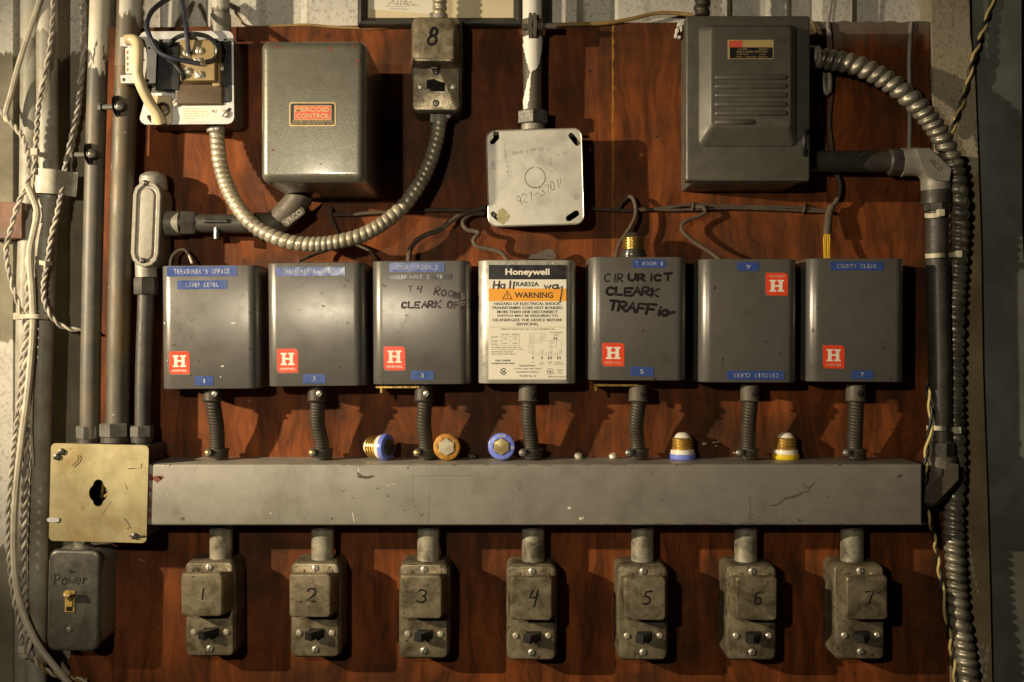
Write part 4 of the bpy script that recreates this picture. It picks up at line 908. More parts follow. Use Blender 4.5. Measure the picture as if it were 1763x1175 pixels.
# short conduits from the trough down to each switch
stubs = [(1, 381), (2, 556), (3, 738), (4, 918), (5, 1106), (6, 1284), (7, 1467)]
proto = None
for n, cx in stubs:
    lab = 'short worn steel conduit between the trough and fuse switch %d' % n
    loc = at(cx, 930, .022); loc.y = -.022
    if proto is None:
        proto = thing('conduit_stub', lab, 'pipe', (0, 0, 0), 'short conduits under the trough')
        b = MB(); b.tube([Vector((0, 0, -.022)), Vector((0, 0, -.01)), Vector((0, 0, .02))], .0122, 28); b.build('pipe', 'steel_worn', proto)
        b = MB(); b.cyl((0, 0, .0125), (0, 0, .021), .0132, 28); b.build('collar', 'nut', proto)
        o = proto
    else: o = copy_tree(proto)
    o.location = loc; o['label'] = lab

# ================================================================ SEVEN RELAY BOXES
q = S(.060)
def relay_cover(galv):
    w_, h_, d_, r_ = 169*q, 213*q, .060, (.0118 if not galv else .0125)
    b = MB()
    def sec(ins, z):
        out = []
        hw = w_/2-ins; dd = d_-ins; rr = r_
        for i in range(9):
            a = R(90*i/8); out.append((hw-rr+rr*math.cos(a), -(dd-rr+rr*math.sin(a)), z))
        for i in range(9):
            a = R(90+90*i/8); out.append((-hw+rr+rr*math.cos(a), -(dd-rr+rr*math.sin(a)), z))
        out.append((-hw, -.004, z)); out.append((hw, -.004, z)); return out
    e = .0011
    b.loft([sec(e, -h_/2), sec(e*.3, -h_/2+e*.3), sec(0, -h_/2+e), sec(0, h_/2-e), sec(e*.3, h_/2-e*.3), sec(e, h_/2)])
    return b
def make_relay(galv):
    root = thing('relay_box', 'x', 'relay box', (0, 0, 0), 'relay boxes in the middle row')
    relay_cover(galv).build('cover', 'relay_zinc' if galv else 'relay_grey', root, ang=40)
    b = MB(); b.rbox(0, 0, 158*q, 206*q, 0, .0045, .002); b.build('base_plate', 'nut', root)
    return root
relays = [
 (1, 360, 563.5, -.5, 'grey relay box with blue tapes reading TREASURER\'S OFFICE and LOWER LEVEL'),
 (2, 543, 558.5, -.6, 'grey relay box with a single wide blue TREASURER\'S OFFICE tape and a red H sticker'),
 (3, 725, 556, -.3, 'grey relay box with COURT ROOM 2 tape, black tape and violet marker writing'),
 (4, 907.5, 554.5, 0, 'bare metal relay box with a large cream and orange WARNING label'),
 (5, 1099, 549, .2, 'grey relay box with three lines of thick black marker writing'),
 (6, 1290, 552.5, .2, 'grey relay box with its red H sticker and tapes upside down'),
 (7, 1476, 551.5, .3, 'dark grey relay box with a blue COUNTY CLERK tape, farthest right'),
]
proto = make_relay(False); zinc = make_relay(True); RB = {}
for n, cx, cy, rot, lab in relays:
    o = zinc if n == 4 else (proto if n == 1 else copy_tree(proto))
    p = at(cx, cy, .060); o.location = (p.x, 0, p.z); o['label'] = lab; RB[n] = (o, cx, cy, rot)
DF = .060
def rl(n, x, y): return X(x, DF), Z(y, DF)
def tape(n, x0, x1, y0, y1, st, tw=.8, flip=False, m='tape_blue', tilt=0, th=.46, name='label_tape', lab=None):
    o = RB[n][0]; b = MB(); cx, cz = rl(n, (x0+x1)/2, (y0+y1)/2); k = q
    d1 = DF+.00035
    b.rbox(cx, cz, (x1-x0)*k, (y1-y0)*k, DF-.0001, d1, .0003, n=1); b.m = 1
    w_ = (x1-x0)*k*tw; h_ = (y1-y0)*k*th
    n_ = len(st); adv = w_/max(1, n_)
    for i, ch in enumerate(st):
        if ch == ' ': continue
        u = (i+.5)*adv - w_/2; jz = random.uniform(-.04, .04)*h_
        cw = adv*(.74 if ch not in "1I'." else .3)
        if flip: u = -u
        chh = h_ if ch != "'" else h_*.35; oz = 0 if ch != "'" else h_*.32
        b.text(ch, cx+u, cz+jz+(-oz if flip else oz), cw, chh, d1+.00008, .0, math.pi if flip else 0)
    t = b.build(name, [m, 'emboss'], o, label=lab)
    if tilt:
        for v in t.data.vertices:
            c = Vector((cx, 0, cz)) - o.location; a = R(tilt); dv = v.co - c
            v.co = Vector((c.x + dv.x*math.cos(a) - dv.z*math.sin(a), v.co.y, c.z + dv.x*math.sin(a) + dv.z*math.cos(a)))
def h_sticker(n, x0, x1, y0, y1, flip=False, faded=False):
    """red badge, two opposite corners rounded, slab-serif H"""
    o = RB[n][0]; b = MB(); cx, cz = rl(n, (x0+x1)/2, (y0+y1)/2); w_, h_ = (x1-x0)*q, (y1-y0)*q
    d1 = DF+.0003; f = -1 if flip else 1
    def T(u, v): return (cx + f*u*w_, cz + f*v*h_)
    rr = .17; out = []
    for (px_, pz_, r_, a0) in ((.5, .5, rr, 0), (-.5, .5, .03, 90), (-.5, -.5, rr, 180), (.5, -.5, .03, 270)):
        sx, sz = (1 if px_ > 0 else -1), (1 if pz_ > 0 else -1)
        for i in range(7):
            a = R(a0+90*i/6); out.append((px_-sx*r_+r_*math.cos(a), pz_-sz*r_+r_*math.sin(a)))
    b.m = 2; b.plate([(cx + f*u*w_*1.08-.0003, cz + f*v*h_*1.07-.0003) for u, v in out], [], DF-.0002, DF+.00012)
    b.m = 0; b.plate([T(u, v) for u, v in out], [], DF-.0001, d1)
    b.m = 1
    for bx in ([(-.30, -.05), (-.30, .32)],): pass
    dz = d1+.0001
    H = [(-.32, .33), (-.02, .33), (-.02, .26), (-.09, .26), (-.09, .12), (.11, .12), (.11, .26), (.04, .26), (.04, .33), (.34, .33), (.34, .26), (.27, .26), (.27, -.12), (.34, -.12), (.34, -.19), (.04, -.19), (.04, -.12), (.11, -.12), (.11, .04), (-.09, .04), (-.09, -.12), (-.02, -.12), (-.02, -.19), (-.32, -.19), (-.32, -.12), (-.25, -.12), (-.25, .26), (-.32, .26)]
    b.plate([T(u-.01, v) for u, v in reversed(H)], [], d1-.0001, dz)
    b.m = 3 if faded else 1
    c = T(0, -.345); b.text('HONEYWELL', c[0], c[1], w_*.74, h_*.10, dz, .015, math.pi if flip else 0)
    b.build('brand_sticker', ['sticker_red', 'sticker_white', 'nut', 'sticker_faded'], o)
# box 1
tape(1, 288, 409, 459, 476, "TREASURER'S OFFICE", .80); tape(1, 306, 392, 483, 498, 'LOWER LEVEL', .68); tape(1, 335, 367, 648, 664, '1', .24)
h_sticker(1, 291, 326, 605, 644)
# box 2
tape(2, 474, 594, 460, 475, "TREASURER'S OFFICE", .78); tape(2, 520, 559, 644, 660, '2', .20, tilt=-1); h_sticker(2, 476, 512, 600, 641)
# box 3
tape(3, 671, 766, 453, 469, 'COURT ROOM 2', .78); tape(3, 669, 779, 473, 482, 'DIB HPLK 2  TB', .72, m='tape_black', th=.7); tape(3, 707, 747, 639, 655, '3', .18, tilt=-1); h_sticker(3, 661, 698, 597, 638)
# box 5
tape(5, 1089, 1146, 447, 461, 'T ROOM 1', .86); tape(5, 1086, 1125, 632, 648, '5', .22, tilt=-2); h_sticker(5, 1037, 1075, 591, 631, faded=True)
# box 6, upside down
tape(6, 1269, 1306, 452, 467, '6', .24, flip=True); tape(6, 1252, 1351, 639, 654, 'CIRCUIT CLERK', .80, flip=True); h_sticker(6, 1318, 1356, 470, 509, flip=True, faded=True)
# box 7
tape(7, 1429, 1520, 451, 466, 'COUNTY CLERK', .76); tape(7, 1466, 1504, 638, 653, '7', .2); h_sticker(7, 1417, 1454, 595, 635, faded=True)
# marker writing
k = q; dm = DF+.0001
b = MB(); x, z = rl(3, 702, 501); write(b, '4', X(718, DF), Z(503, DF), 9*k, 9*k, 0, 2.4*k, dm); write(b, 'Rooms', X(748, DF), Z(507, DF), 8.5*k, 15*k, 3.0*k, 3.2*k, dm, .1, R(-10))
b.build('marker_writing', 'marker_violet', RB[3][0])
b = MB(); write(b, 'CLEARK', X(692, DF), Z(531, DF), 8.5*k, 10*k, 3.0*k, 3.6*k, dm, .12, R(1)); write(b, 'OFF', X(771, DF), Z(531, DF), 8*k, 10*k, 3.5*k, 3.6*k, dm, .1); write(b, 'T', X(703, DF), Z(501, DF), 9*k, 9*k, 3*k, 1.4*k, dm)
b.build('marker_writing', 'marker_violet', RB[3][0])
b = MB(); write(b, 'CIR', X(1040, DF), Z(486, DF), 9*k, 13*k, 4.6*k, 2.4*k, dm, .1, R(1)); write(b, 'URICT', X(1081, DF), Z(484, DF), 12*k, 11*k, 5*k, 4.3*k, dm, .08, R(1))
write(b, 'CLEARK', X(1043, DF), Z(508, DF), 12*k, 13*k, 3.6*k, 4.6*k, dm, .08, R(-1)); write(b, 'TRAFFic', X(1048, DF), Z(533, DF), 13*k, 16*k, 3.2*k, 5.2*k, dm, .12, R(-6), .05); write(b, '-', X(1147, DF), Z(544, DF), 15*k, 10*k, 0, 7*k, dm, 0, R(8))
b.build('marker_writing', 'marker', RB[5][0])
b = MB()
for j in range(6): b.stroke([(X(1060, DF), Z(448+j*2.6, DF)), (X(1075, DF), Z(447.5+j*2.7+random.uniform(-.6, .6), DF)), (X(1088, DF), Z(448+j*2.6, DF))], .0009, DF, .00005)
b.build('tape_residue', 'stain', RB[5][0])
# specks, scuffs on the covers
def scuffs(n, lst, m, name):
    b = MB()
    for x, y, l, a, wd in lst: b.stroke([(X(x, DF), Z(y, DF)), (X(x+l*.5*math.cos(R(a)), DF), Z(y-l*.5*math.sin(R(a)), DF)), (X(x+l*math.cos(R(a+14)), DF), Z(y-l*math.sin(R(a+14)), DF))], wd, DF, .0001)
    b.build(name, m, RB[n][0])
scuffs(1, [(399, 557, 6, -8, .0010), (381, 631, 3, -10, .0011), (379, 650, 1.2, 60, .0008), (277.5+6, 557, 1.5, 90, .0012), (285.5+2, 621, 1.2, 90, .0008)], 'chip_white', 'paint_speck')
scuffs(2, [(595, 482, 7, -30, .0013), (592, 495, 4, 40, .0012), (554, 526, 5, -35, .0012), (514, 534, 2, 10, .0008), (577, 595, 5, -60, .0006), (582, 600, 2, 30, .0008), (535, 482, 1, 20, .0008), (498, 500, 40, 18, .0003)], 'stain', 'scuff')
scuffs(3, [(658, 472, 1, 0, .001), (658, 534, 1, 0, .001), (660, 490, 6, -50, .0012), (697, 605, 12, 14, .0006), (650, 648, 12, 8, .0008), (763, 637, 4, -30, .0009), (672, 580, 30, 25, .0003), (690, 560, 24, 35, .0003)], 'stain', 'scuff')
# big printed label on box 4
o4 = RB[4][0]
b = MB(); d0_ = DF; d1_ = DF+.0003
def t4(st, cx, cy, w_, h_, bold=0.): b.text(st, X(cx, DF), Z(cy, DF), w_*q, h_*q, d1_+.0002, bold)
def ln(x0, y0, x1, y1, wd=.45): b.stroke([(X(x0, DF), Z(y0, DF)), (X((x0+x1)/2, DF), Z((y0+y1)/2, DF)), (X(x1, DF), Z(y1, DF))], wd*q, d1_, .00012)
def ci(x, y, r, wd=.45): b.stroke([(X(x, DF)+r*q*math.cos(R(a)), Z(y, DF)+r*q*math.sin(R(a))) for a in range(0, 361, 30)], wd*q, d1_, .00012)
b.rbox(X(908, DF), Z(555.5, DF), 134*q, 198*q, DF-.0001, d1_, .0003, n=1)
b.m = 2; b.rbox(X(908, DF), Z(469, DF), 133.5*q, 25*q, DF, d1_+.0001, .0002, n=1)
b.m = 3; b.rbox(X(908, DF), Z(508, DF), 133.5*q, 22*q, DF, d1_+.0001, .0002, n=1)
b.m = 0; t4('Honeywell', 908, 470, 76, 14, .035)
b.m = 1; t4('RA832A', 908, 489.5, 39, 8, .02); t4('WARNING', 919, 508.5, 66, 10, .02)
tri = [(X(x, DF), Z(y, DF)) for x, y in ((873.5, 501.5), (865.5, 515), (881.5, 515), (873.5, 501.5))]
for a_, c_ in zip(tri, tri[1:]): b.stroke([a_, ((a_[0]+c_[0])/2, (a_[1]+c_[1])/2), c_], 1.3*q, d1_+.0001, .00015)
t4('!', 873.5, 510, 1.6, 7, .01)
for i, (s_, w_) in enumerate((('HAZARD OF ELECTRICAL SHOCK.', 114), ('TRANSFORMER CORE NOT BONDED.', 123), ('MORE THAN ONE DISCONNECT', 104), ('SWITCH MAY BE REQUIRED TO', 104), ('DE-ENERGIZE THE DEVICE BEFORE', 119), ('SERVICING.', 39))): t4(s_, 908, 523.3+i*7, w_, 4.7, .012)
ln(843, 563.5, 973, 563.5, .4); ln(842, 653.5, 975, 653.5, .6)
b.m = 4
t4('SERIES 80 THERMOSTAT 24V. CLASS 2 CURRENT 0.2A', 908, 567, 92, 2.4); t4('TO AUXILIARY', 957, 573, 21, 2.2); t4('LOAD', 957, 577, 8, 2.2)
for s_, x, y, w_ in (('120 VAC', 870, 576.6, 11), ('240 VAC', 887, 576.6, 11), ('FULL LOAD', 852, 581, 9), ('LOCKED', 852, 588, 9), ('ROTOR', 852, 593, 9), ('7.4A', 869, 583, 7), ('3.7A', 886, 583, 7), ('44.4A', 869, 591.5, 8), ('22.2A', 886, 591.5, 8)): t4(s_, x, y, w_, 2.2)
for y in (575, 579.5, 587, 595): ln(863 if y < 576 else 846, y, 894, y, .35)
for x in (863, 878, 894): ln(x, 575, x, 595, .35)
ln(846, 579.5, 846, 595, .35)
for i, (s_, w_) in enumerate((('AC TERMS. 30 VA PILOT DUTY AT', 51), ('24 VAC (75 CURR. AT 0.25 TO 12 VDC)', 55), ('POWER FUSE LOAD ONLY', 37), ('MAX. TOTAL LOAD 1500 VA', 42))): t4(s_, 846+w_/2, 598.5+i*3.8, w_, 2.2)
ln(912, 574, 938, 574, .35); ln(912, 583.5, 938, 583.5, .35); ln(912, 574, 912, 583.5, .35); ln(938, 574, 938, 583.5, .35); ci(917.5, 579.5, 2.3); ci(933, 579.5, 2.3)
ln(911, 586.5, 967, 586.5, .35); ln(911, 608.5, 967, 608.5, .35); ln(911, 586.5, 911, 608.5, .35); ln(967, 586.5, 967, 608.5, .35)
for x, y in ((917.5, 590.5), (917.5, 597.5), (917.5, 605), (933, 605), (948.5, 590.5), (948.5, 597.5), (948.5, 605), (964, 605)): ci(x, y, 2.2)
ln(919.7, 590.5, 933, 590.5, .35); ln(933, 582, 933, 590.5, .35); ln(914, 582, 914, 597.5, .35); ln(950.7, 590.5, 954, 590.5, .35); ln(954, 581, 954, 590.5, .35); ln(950.7, 597.5, 958, 597.5, .35); ln(958, 581, 958, 597.5, .35)
ln(917.5, 612, 960, 612, .35)
def arrow(x, y, s_=1):
    b.flat([(X(x-1.5, DF), Z(y, DF)), (X(x+1.5, DF), Z(y, DF)), (X(x, DF), Z(y+5*s_, DF))], d1_+.0002)
for x in (917.5, 933, 944.5, 948.5, 960, 964): ln(x, 607, x, 615, .4); arrow(x, 615)
for x in (954, 958): arrow(x, 584.5, -1)
for s_, x, y, w_ in (('L2', 917.5, 624, 4), ('L1', 933, 624, 4), ('(HOT)', 933, 627.5, 9), ('LOAD', 946.5, 624, 9), ('1', 946.5, 627.5, 1), ('LOAD 2', 962, 624, 12), ('(OPTIONAL)', 962, 627.5, 18)): t4(s_, x, y, w_, 2.2)
b.m = 1; t4('USE COPPER', 866, 621, 26, 2.8, .015); t4('CONDUCTORS ONLY', 866, 626, 41, 2.8, .015); t4('HONEYWELL', 908, 630, 29, 3.0)
b.m = 4; t4('Golden Valley, MN 55422', 908, 635.5, 45, 3); t4('Assembled in Mexico', 908, 640.5, 38, 3); t4('97-6041 Rev. B', 908, 647.5, 28, 3); t4('TEMP. NO. 97 RATE SEL', 960, 649, 34, 2.4); t4('LISTED', 963.5, 638, 9, 2.2); t4('774M', 963.5, 642.5, 7, 2.2)
b.m = 1; ci(947, 640, 5.2, .8); t4('UL', 947, 640, 5, 5, .01); t4('R', 953.5, 643.5, 1.4, 1.6)
b.stroke([(X(867, DF)+5*q*math.cos(R(a)), Z(640, DF)+5*q*math.sin(R(a))) for a in range(40, 330, 18)], 1.6*q, d1_, .00012); t4('SA', 867.5, 640, 6, 5, .03); t4('R', 874.5, 640, 1.4, 1.6)
b.build('warning_label', ['label_cream', 'print_black', 'plate_black', 'label_orange', 'print_soft'], o4)
b = MB(); write(b, 'Hall', X(850, DF), Z(497, DF), 9*k, 12*k, 2.4*k, 3.0*k, d1_+.0001, .12); write(b, 'wa', X(937, DF), Z(497, DF), 11*k, 10*k, 1.8*k, 3.2*k, d1_+.0001, .1); b.stroke([(X(958, DF), Z(491, DF)), (X(962, DF), Z(497, DF)), (X(968, DF), Z(493, DF)), (X(967, DF), Z(505, DF)), (X(964, DF), Z(521, DF))], 3*k, d1_+.0001)
b.build('marker_writing', 'marker_violet', o4)
b = MB()
for x in (870, 884, 932, 950): b.stroke([(X(x, DF), Z(455, DF)), (X(x+5, DF), Z(452, DF)), (X(x+12, DF), Z(456, DF))], 3*q, DF, .00005)
b.build('marker_writing', 'pencil', o4)
# small extra parts: drip tabs under boxes 3 and 5
for n, x, y in ((3, 656, 665), (5, 1026, 662)):
    b = MB(); b.rbox(X(x+32, .03), Z(y+.5, .03), 74*S(.03), 3.2*S(.03), .012, .05, .0008); b.rbox(X(x, .05), Z(y+7, .05), 3*S(), 9*S(), .046, .050, .0008); b.build('brass_lip', 'brass', RB[n][0])
for n in RB: RB[n][0].rotation_euler = (0, R(RB[n][3]), 0)
RB[2][0].rotation_euler = (R(.2), R(-.6), R(.3))
RB[3][0].rotation_euler = (R(-.2), R(-.3), R(-.3))

# ================================================================ ARMOURED LEADS FROM RELAYS TO TROUGH
leads = [(1, 366, 374, 'TREASURER\'S OFFICE, LOWER LEVEL'), (2, 546, 553, ''), (3, 730, 733, ''), (4, 909, 915, ''), (5, 1099, 1098, ''), (6, 1291, 1288, ''), (7, 1473, 1472, '')]
whose = {1: 'the LOWER LEVEL relay box', 2: 'the second relay box from the left', 3: 'the COURT ROOM 2 relay box', 4: 'the orange WARNING relay box', 5: 'the thick black marker relay box', 6: 'the upside down stickered relay box', 7: 'the COUNTY CLERK relay box'}
for n, xt, xb, _ in leads:
    root = thing('armoured_lead', 'short armoured lead from %s down to the trough' % whose[n], 'armoured cable', at(xb, 788, .03), 'armoured leads between relay boxes and trough')
    d = .026; dt = .040; mid = (xt+xb)/2 + random.uniform(-3, 3)
    b = MB(); b.flex(spline([at(xt, 666, .041), at(xt+1, 692, .040), at(mid, 730, .034), at(xb, 762, .028), at(xb, 786, d)]), .0076, .0034, .00036, 18, 7, .4)
    b.build('armour', 'armour', root, ang=80)
    b = MB(); b.lathe([(.0092, 0), (.0112, .0012), (.0100, .0022), (.0098, .018)], at(xt, 692, dt), (0, 0, 1), 22); b.build('connector', 'cast_dark' if n > 3 else 'armour', root)
    b = MB(); sx = xt + (8 if n > 3 else 4); b.screw(at(sx, 678, dt+.0095), .0032, slot=50, ms=0, mslot=1); b.build('screw', ['hole_black' if n > 3 else 'screw_bright', 'hole_black'], root)
    b = MB(); b.lathe([(.0098, 0), (.0098, .008), (.0112, .0085), (.0112, .0100), (.0088, .0104)], at(xb+3, 789, d), (0, 0, 1), 22); b.build('connector', 'armour', root)
    b = MB(); a0 = at(xb-14, 780, d+.012); b.screw(a0, .0046, (-.25, -1, .2), slot=60, ms=0, mslot=None, hgt=.9); b.m = 1; b.screw(a0 + Vector((-.001, -.0035, .0008)), .0022, (-.25, -1, .2), ms=1)
    b.build('clamp_screw', ['screw_dark', 'brass' if n < 4 else 'nut'], root)

# ================================================================ PLUG FUSES
def fuse(label, loc, axis, rim, lens, tip='ceramic', brass_='brass', letters=None, roll=0):
    """axis points from the screw tip to the face"""
    root = thing('plug_fuse', label, 'fuse', loc, 'loose plug fuses')
    ax = Vector(axis).normalized(); o = Vector(loc)
    b = MB()
    prof = [(.0095, .0)]
    pitch = .0030
    for i in range(4):
        t = .0055 + i*pitch; prof += [(.0108, t), (.0119, t+.0008), (.0119, t+.0014), (.0108, t+.0023)]
    prof = [(.0103, .0050)] + prof[1:] + [(.0108, .0180)]
    b.lathe(prof, o, ax, 28); b.build('screw_shell', brass_, root)
    b = MB(); b.lathe([(.0030, -.0005), (.0058, .0003), (.0082, .0025), (.0096, .0052)], o, ax, 24); b.build('tip', tip, root)
    b = MB(); b.lathe([(.0112, .0178), (.0128, .0182), (.0134, .0226), (.0134, .0232)], o, ax, 28); b.build('collar', tip, root)
    b = MB(); b.lathe([(.0136, .0226), (.0144, .0230), (.0146, .0262), (.0140, .0280), (.0125, .0288), (.0090, .0288), (.0088, .0270)], o, ax, 32); rimo = b.build('rim', rim, root)
    b = MB(); u = ax.orthogonal().normalized() if abs(ax.z) > .9 else Vector((0, 0, 1)).cross(ax).normalized(); v = ax.cross(u)
    loops = []
    for r_, t in ((.0094, .0262), (.0094, .0296), (.0086, .0305), (.0030, .0312), (.0004, .0313)): loops.append([o + ax*t + (u*math.cos(R(60*i+roll)) + v*math.sin(R(60*i+roll)))*r_ for i in range(6)])
    b.loft(loops); b.build('window', lens, root)
    if letters and abs(ax.y) > .8:
        b = MB(); c = o + ax*.0290
        for st, dx, dz, w_, h_ in letters: b.text(st, c.x+dx, c.z+dz, w_, h_, -c.y)
        t = b.build('printed_lettering', 'sticker_white', rimo)
    return root
zt_ = Z(788.3, 0)
def on_trough(px, d, up=0): return Vector((X(px, d), -d, zt_+up))
fuse('brass plug fuse with blue rim lying on its side on the trough', on_trough(630, .020, .0148), (.90, -.42, .0), 'fuse_blue', 'lens_dark')
fuse('rusty orange-brown plug fuse facing forward on the trough', on_trough(772, .008, .0147), (0, -1, .03), 'fuse_rust', 'lens_grey', brass_='fuse_rust', roll=90)
fuse('blue plug fuse with a gold hexagonal window facing forward on the trough', on_trough(864, .008, .0147), (.0, -1, .05), 'fuse_blue', 'lens_gold', roll=90,
     letters=[('T', -.0116, -.001, .0024, .0034), ('FUSE', .0, .0116, .0085, .0022), ('TIME DELAY', .0, -.0116, .0110, .0018), ('15', .0116, -.001, .0030, .0028)])
fuse('plug fuse with blue rim standing upside down on the trough', on_trough(1175, .016, .0290), (0, 0, -1), 'fuse_blue', 'lens_dark')
fuse('plug fuse with yellow rim standing upside down on the trough', on_trough(1353, .016, .0290), (0, 0, -1), 'fuse_yellow', 'lens_dark')
f6 = at(1088, 443, .030); f6 = Vector((X(1090, .030), -.030, Z(443.0, .060) + .0288)); fuse('small brass plug fuse standing upside down on top of a relay box', f6, (0, 0, -1), 'lens_dark', 'lens_dark', tip='lens_dark', brass_='brass_dull')

# ================================================================ BRASS COLOURED BOX AND POWER SWITCH
root = thing('square_box', 'brass coloured square box cover with a dark round opening at the trough left end', 'electrical box', at(168, 848, 0))
D = .066; k = S(D)
b = MB(); o_ = rrect(X(168, D), Z(848, D), 160*k, 160*k, .006, 4)
b.plate(o_, [rrect(X(168, D), Z(848, D), 156*k, 156*k, .005, 4)], .001, D-.0012); b.rbox(X(168, D), Z(848, D), 156*k, 156*k, 0, .002, .005); b.build('box', 'cast_dark', root)
cx, cz = X(170, D), Z(848, D)
outer = rrect(cx, cz, 168*k, 168*k, 8*k, 5)
hole = []
for i in range(48):
    a = 2*math.pi*i/48; r_ = 16.2
    for cy_, cr_ in ((14.5, 9.0), (-14.5, 8.6)):
        q_ = cr_*cr_ - (cy_*math.cos(a))**2
        if q_ > 0: r_ = max(r_, cy_*math.sin(a) + math.sqrt(q_))
    hole.append((cx + (r_*math.cos(a)*.98 - 1)*k, cz + r_*math.sin(a)*k))
b = MB(); b.plate(outer, [hole], D-.0010, D+.0006); b.build('cover_plate', 'brass_plate', root, ang=20)
b = MB(); dd = D+.0006
b.plate(capsule(cx-49*k, cz+52*k, cx-42*k, cz+59*k, 6*k), [], D, dd+.0006); b.build('slot_tab', 'brass_plate', root)
b = MB(); b.plate(capsule(cx+55*k, cz+49*k, cx+68*k, cz+49*k, 4.6*k), [], D, dd+.0006); b.build('slot_tab', 'brass_plate', root)
b = MB(); b.plate(capsule(cx-84*k, cz-48*k, cx-70*k, cz-48*k, 3.6*k), [], D-.001, dd+.0008); b.build('slot_tab', 'zinc_white', root)
b = MB()
b.stroke([(cx-65*k, cz-45*k), (cx-64*k, cz-48*k), (cx-66*k, cz-52*k), (cx-72*k, cz-52.6*k)], 1.6*k, dd+.0002); b.stroke([(cx-34*k, cz+64*k), (cx-31*k, cz+60*k), (cx-33*k, cz+53*k), (cx-42*k, cz+44*k)], 1.6*k, dd); b.stroke([(cx+50*k, cz+43*k), (cx+62*k, cz+44*k), (cx+72*k, cz+47*k), (cx+73*k, cz+52*k)], 1.3*k, dd)
b.stroke([(cx+46*k, cz-43*k), (cx+52*k, cz-50*k), (cx+56*k, cz-57*k), (cx+51*k, cz-60*k)], 1.5*k, dd); b.stroke([(cx+45*k, cz+17*k), (cx+48*k, cz+11*k), (cx+50*k, cz+7*k)], .9*k, dd)
b.stroke([(cx+22*k, cz-14*k), (cx+14*k, cz-26*k), (cx+6*k, cz-38*k)], .6*k, dd); b.build('slot_edge', 'marker', root)
for x, y in ((-65, 70), (-73, 61), (64, -72)):
    b = MB(); b.screw((cx+x*k, -dd, cz+y*k), .0036, slot=50, ms=0, mslot=1, hgt=.9); b.build('screw', ['screw_dark', 'hole_black'], root)
b = MB(); b.stroke([(cx+56*k, cz-72*k), (cx+60*k, cz-70*k), (cx+72*k, cz-73*k), (cx+80*k, cz-72*k)], 3.4*k, dd, .002); b.build('bent_wire', 'screw_dark', root)
for pts_ in ([(cx-7*k, .045, cz+14*k), (cx-3*k, .052, cz), (cx-9*k, .045, cz-14*k)], [(cx+16*k, .052, cz+8*k), (cx+6*k, .056, cz+3*k), (cx+8*k, .040, cz-12*k)], [(cx+16*k, .052, cz+1*k), (cx+4*k, .056, cz-8*k), (cx+2*k, .044, cz-18*k)]):
    b = MB(); b.tube(spline([(x, -d, z) for x, d, z in pts_]), .0016, 8); b.build('inner_wire', 'wire_ochre', root)
root.rotation_euler.y = R(1.4)

root = thing('power_switch', 'dark metal wall switch marked Power hanging under the brass coloured box', 'switch', at(125, 1033, 0))
D = .046; k = S(D)
b = MB(); b.rbox(X(125, D), Z(1034, D), 90*k, 172*k, 0, D-.003, .012, .001, n=6); b.build('box', 'cast_grey', root)
b = MB(); b.rbox(X(126, D), Z(1034, D), 90*k, 176*k, D-.004, D, .0095, .004, 4, n=6); b.build('cover_plate', 'relay_zinc' if False else 'switch_dark', root)
b = MB(); b.rbox(X(120.5, D), Z(1035, D), 17*k, 37*k, D-.001, D+.0012, .0006, .0004); b.build('toggle_frame', 'toggle_ivory', root)
b = MB(); b.rbox(X(120.5, D), Z(1037, D), 11*k, 29*k, D, D+.0014, .0004); b.build('toggle_slot', 'hole_black', root)
b = MB(); b.rbox(X(121, D), Z(1037, D), 10*k, 13*k, D+.001, D+.003, .0005, .0005); a_, e_ = at(121, 1030, D+.001), at(115, 1021.5, D+.013)
b.tube([a_, a_.lerp(e_, .5), e_, e_ + (e_-a_).normalized()*.0006], [.0036, .0034, .0040, .0030], 8); b.build('toggle', 'toggle_ivory', root)
b = MB(); write(b, 'Power', X(93, D), Z(1006, D), 9.5*k, 16*k, 2.4*k, 1.9*k, D+.0001, .12, R(2)); b.stroke([(X(119, D), Z(983, D)), (X(122, D), Z(986, D)), (X(127, D), Z(984, D))], 2.6*k, D); b.build('handwriting', 'marker', root)
b = MB(); b.screw(at(120, 1083, D), .0026, slot=30, ms=0, mslot=1); b.build('screw', ['cast_grey', 'hole_black'], root)
b = MB(); b.cyl(at(140, 946, .030), at(140, 930, .032), .0085, 16); b.lathe([(.014, 0), (.014, .003)], at(138, 945, .030), (0, 0, 1), 12); b.build('nipple', 'cast_grey', root)
root.rotation_euler.y = R(1.2)

# ================================================================ LOOSE WIRES ON THE BOARD
BW = 'thin bell wires stapled across the board'
wire('dark bell wire stapled level across the board, left of the square junction box', [(565, 369, .004), (600, 370, .005), (640, 367, .005), (700, 364, .006), (740, 362, .006), (790, 362, .006), (838, 360, .012)], .0019, 'wire_dark', 'bell_wire', group=BW)
wire('dark bell wire stapled level across the board, right of the square junction box', [(1000, 357, .010), (1040, 361, .006), (1090, 363, .005), (1140, 359, .005), (1190, 353, .005), (1240, 355, .005), (1290, 356, .005), (1350, 357, .005), (1400, 360, .005), (1430, 367, .006)], .0019, 'wire_dark', 'bell_wire', group=BW)
wire('second dark strand beside the level bell wire under the disconnect box', [(1096, 360, .006), (1150, 362, .005), (1200, 361, .006), (1260, 359, .005), (1330, 361, .005), (1420, 365, .006)], .0016, 'wire_dark', 'bell_wire', group=BW)
wire('dark wire dropping from the left staple behind the steel hose to the second relay box', [(566, 366, .005), (573, 382, .006), (582, 402, .006), (590, 418, .006), (572, 428, .008), (545, 437, .014), (514, 450, .025)], .0019, 'wire_dark', 'bell_wire', group=BW)
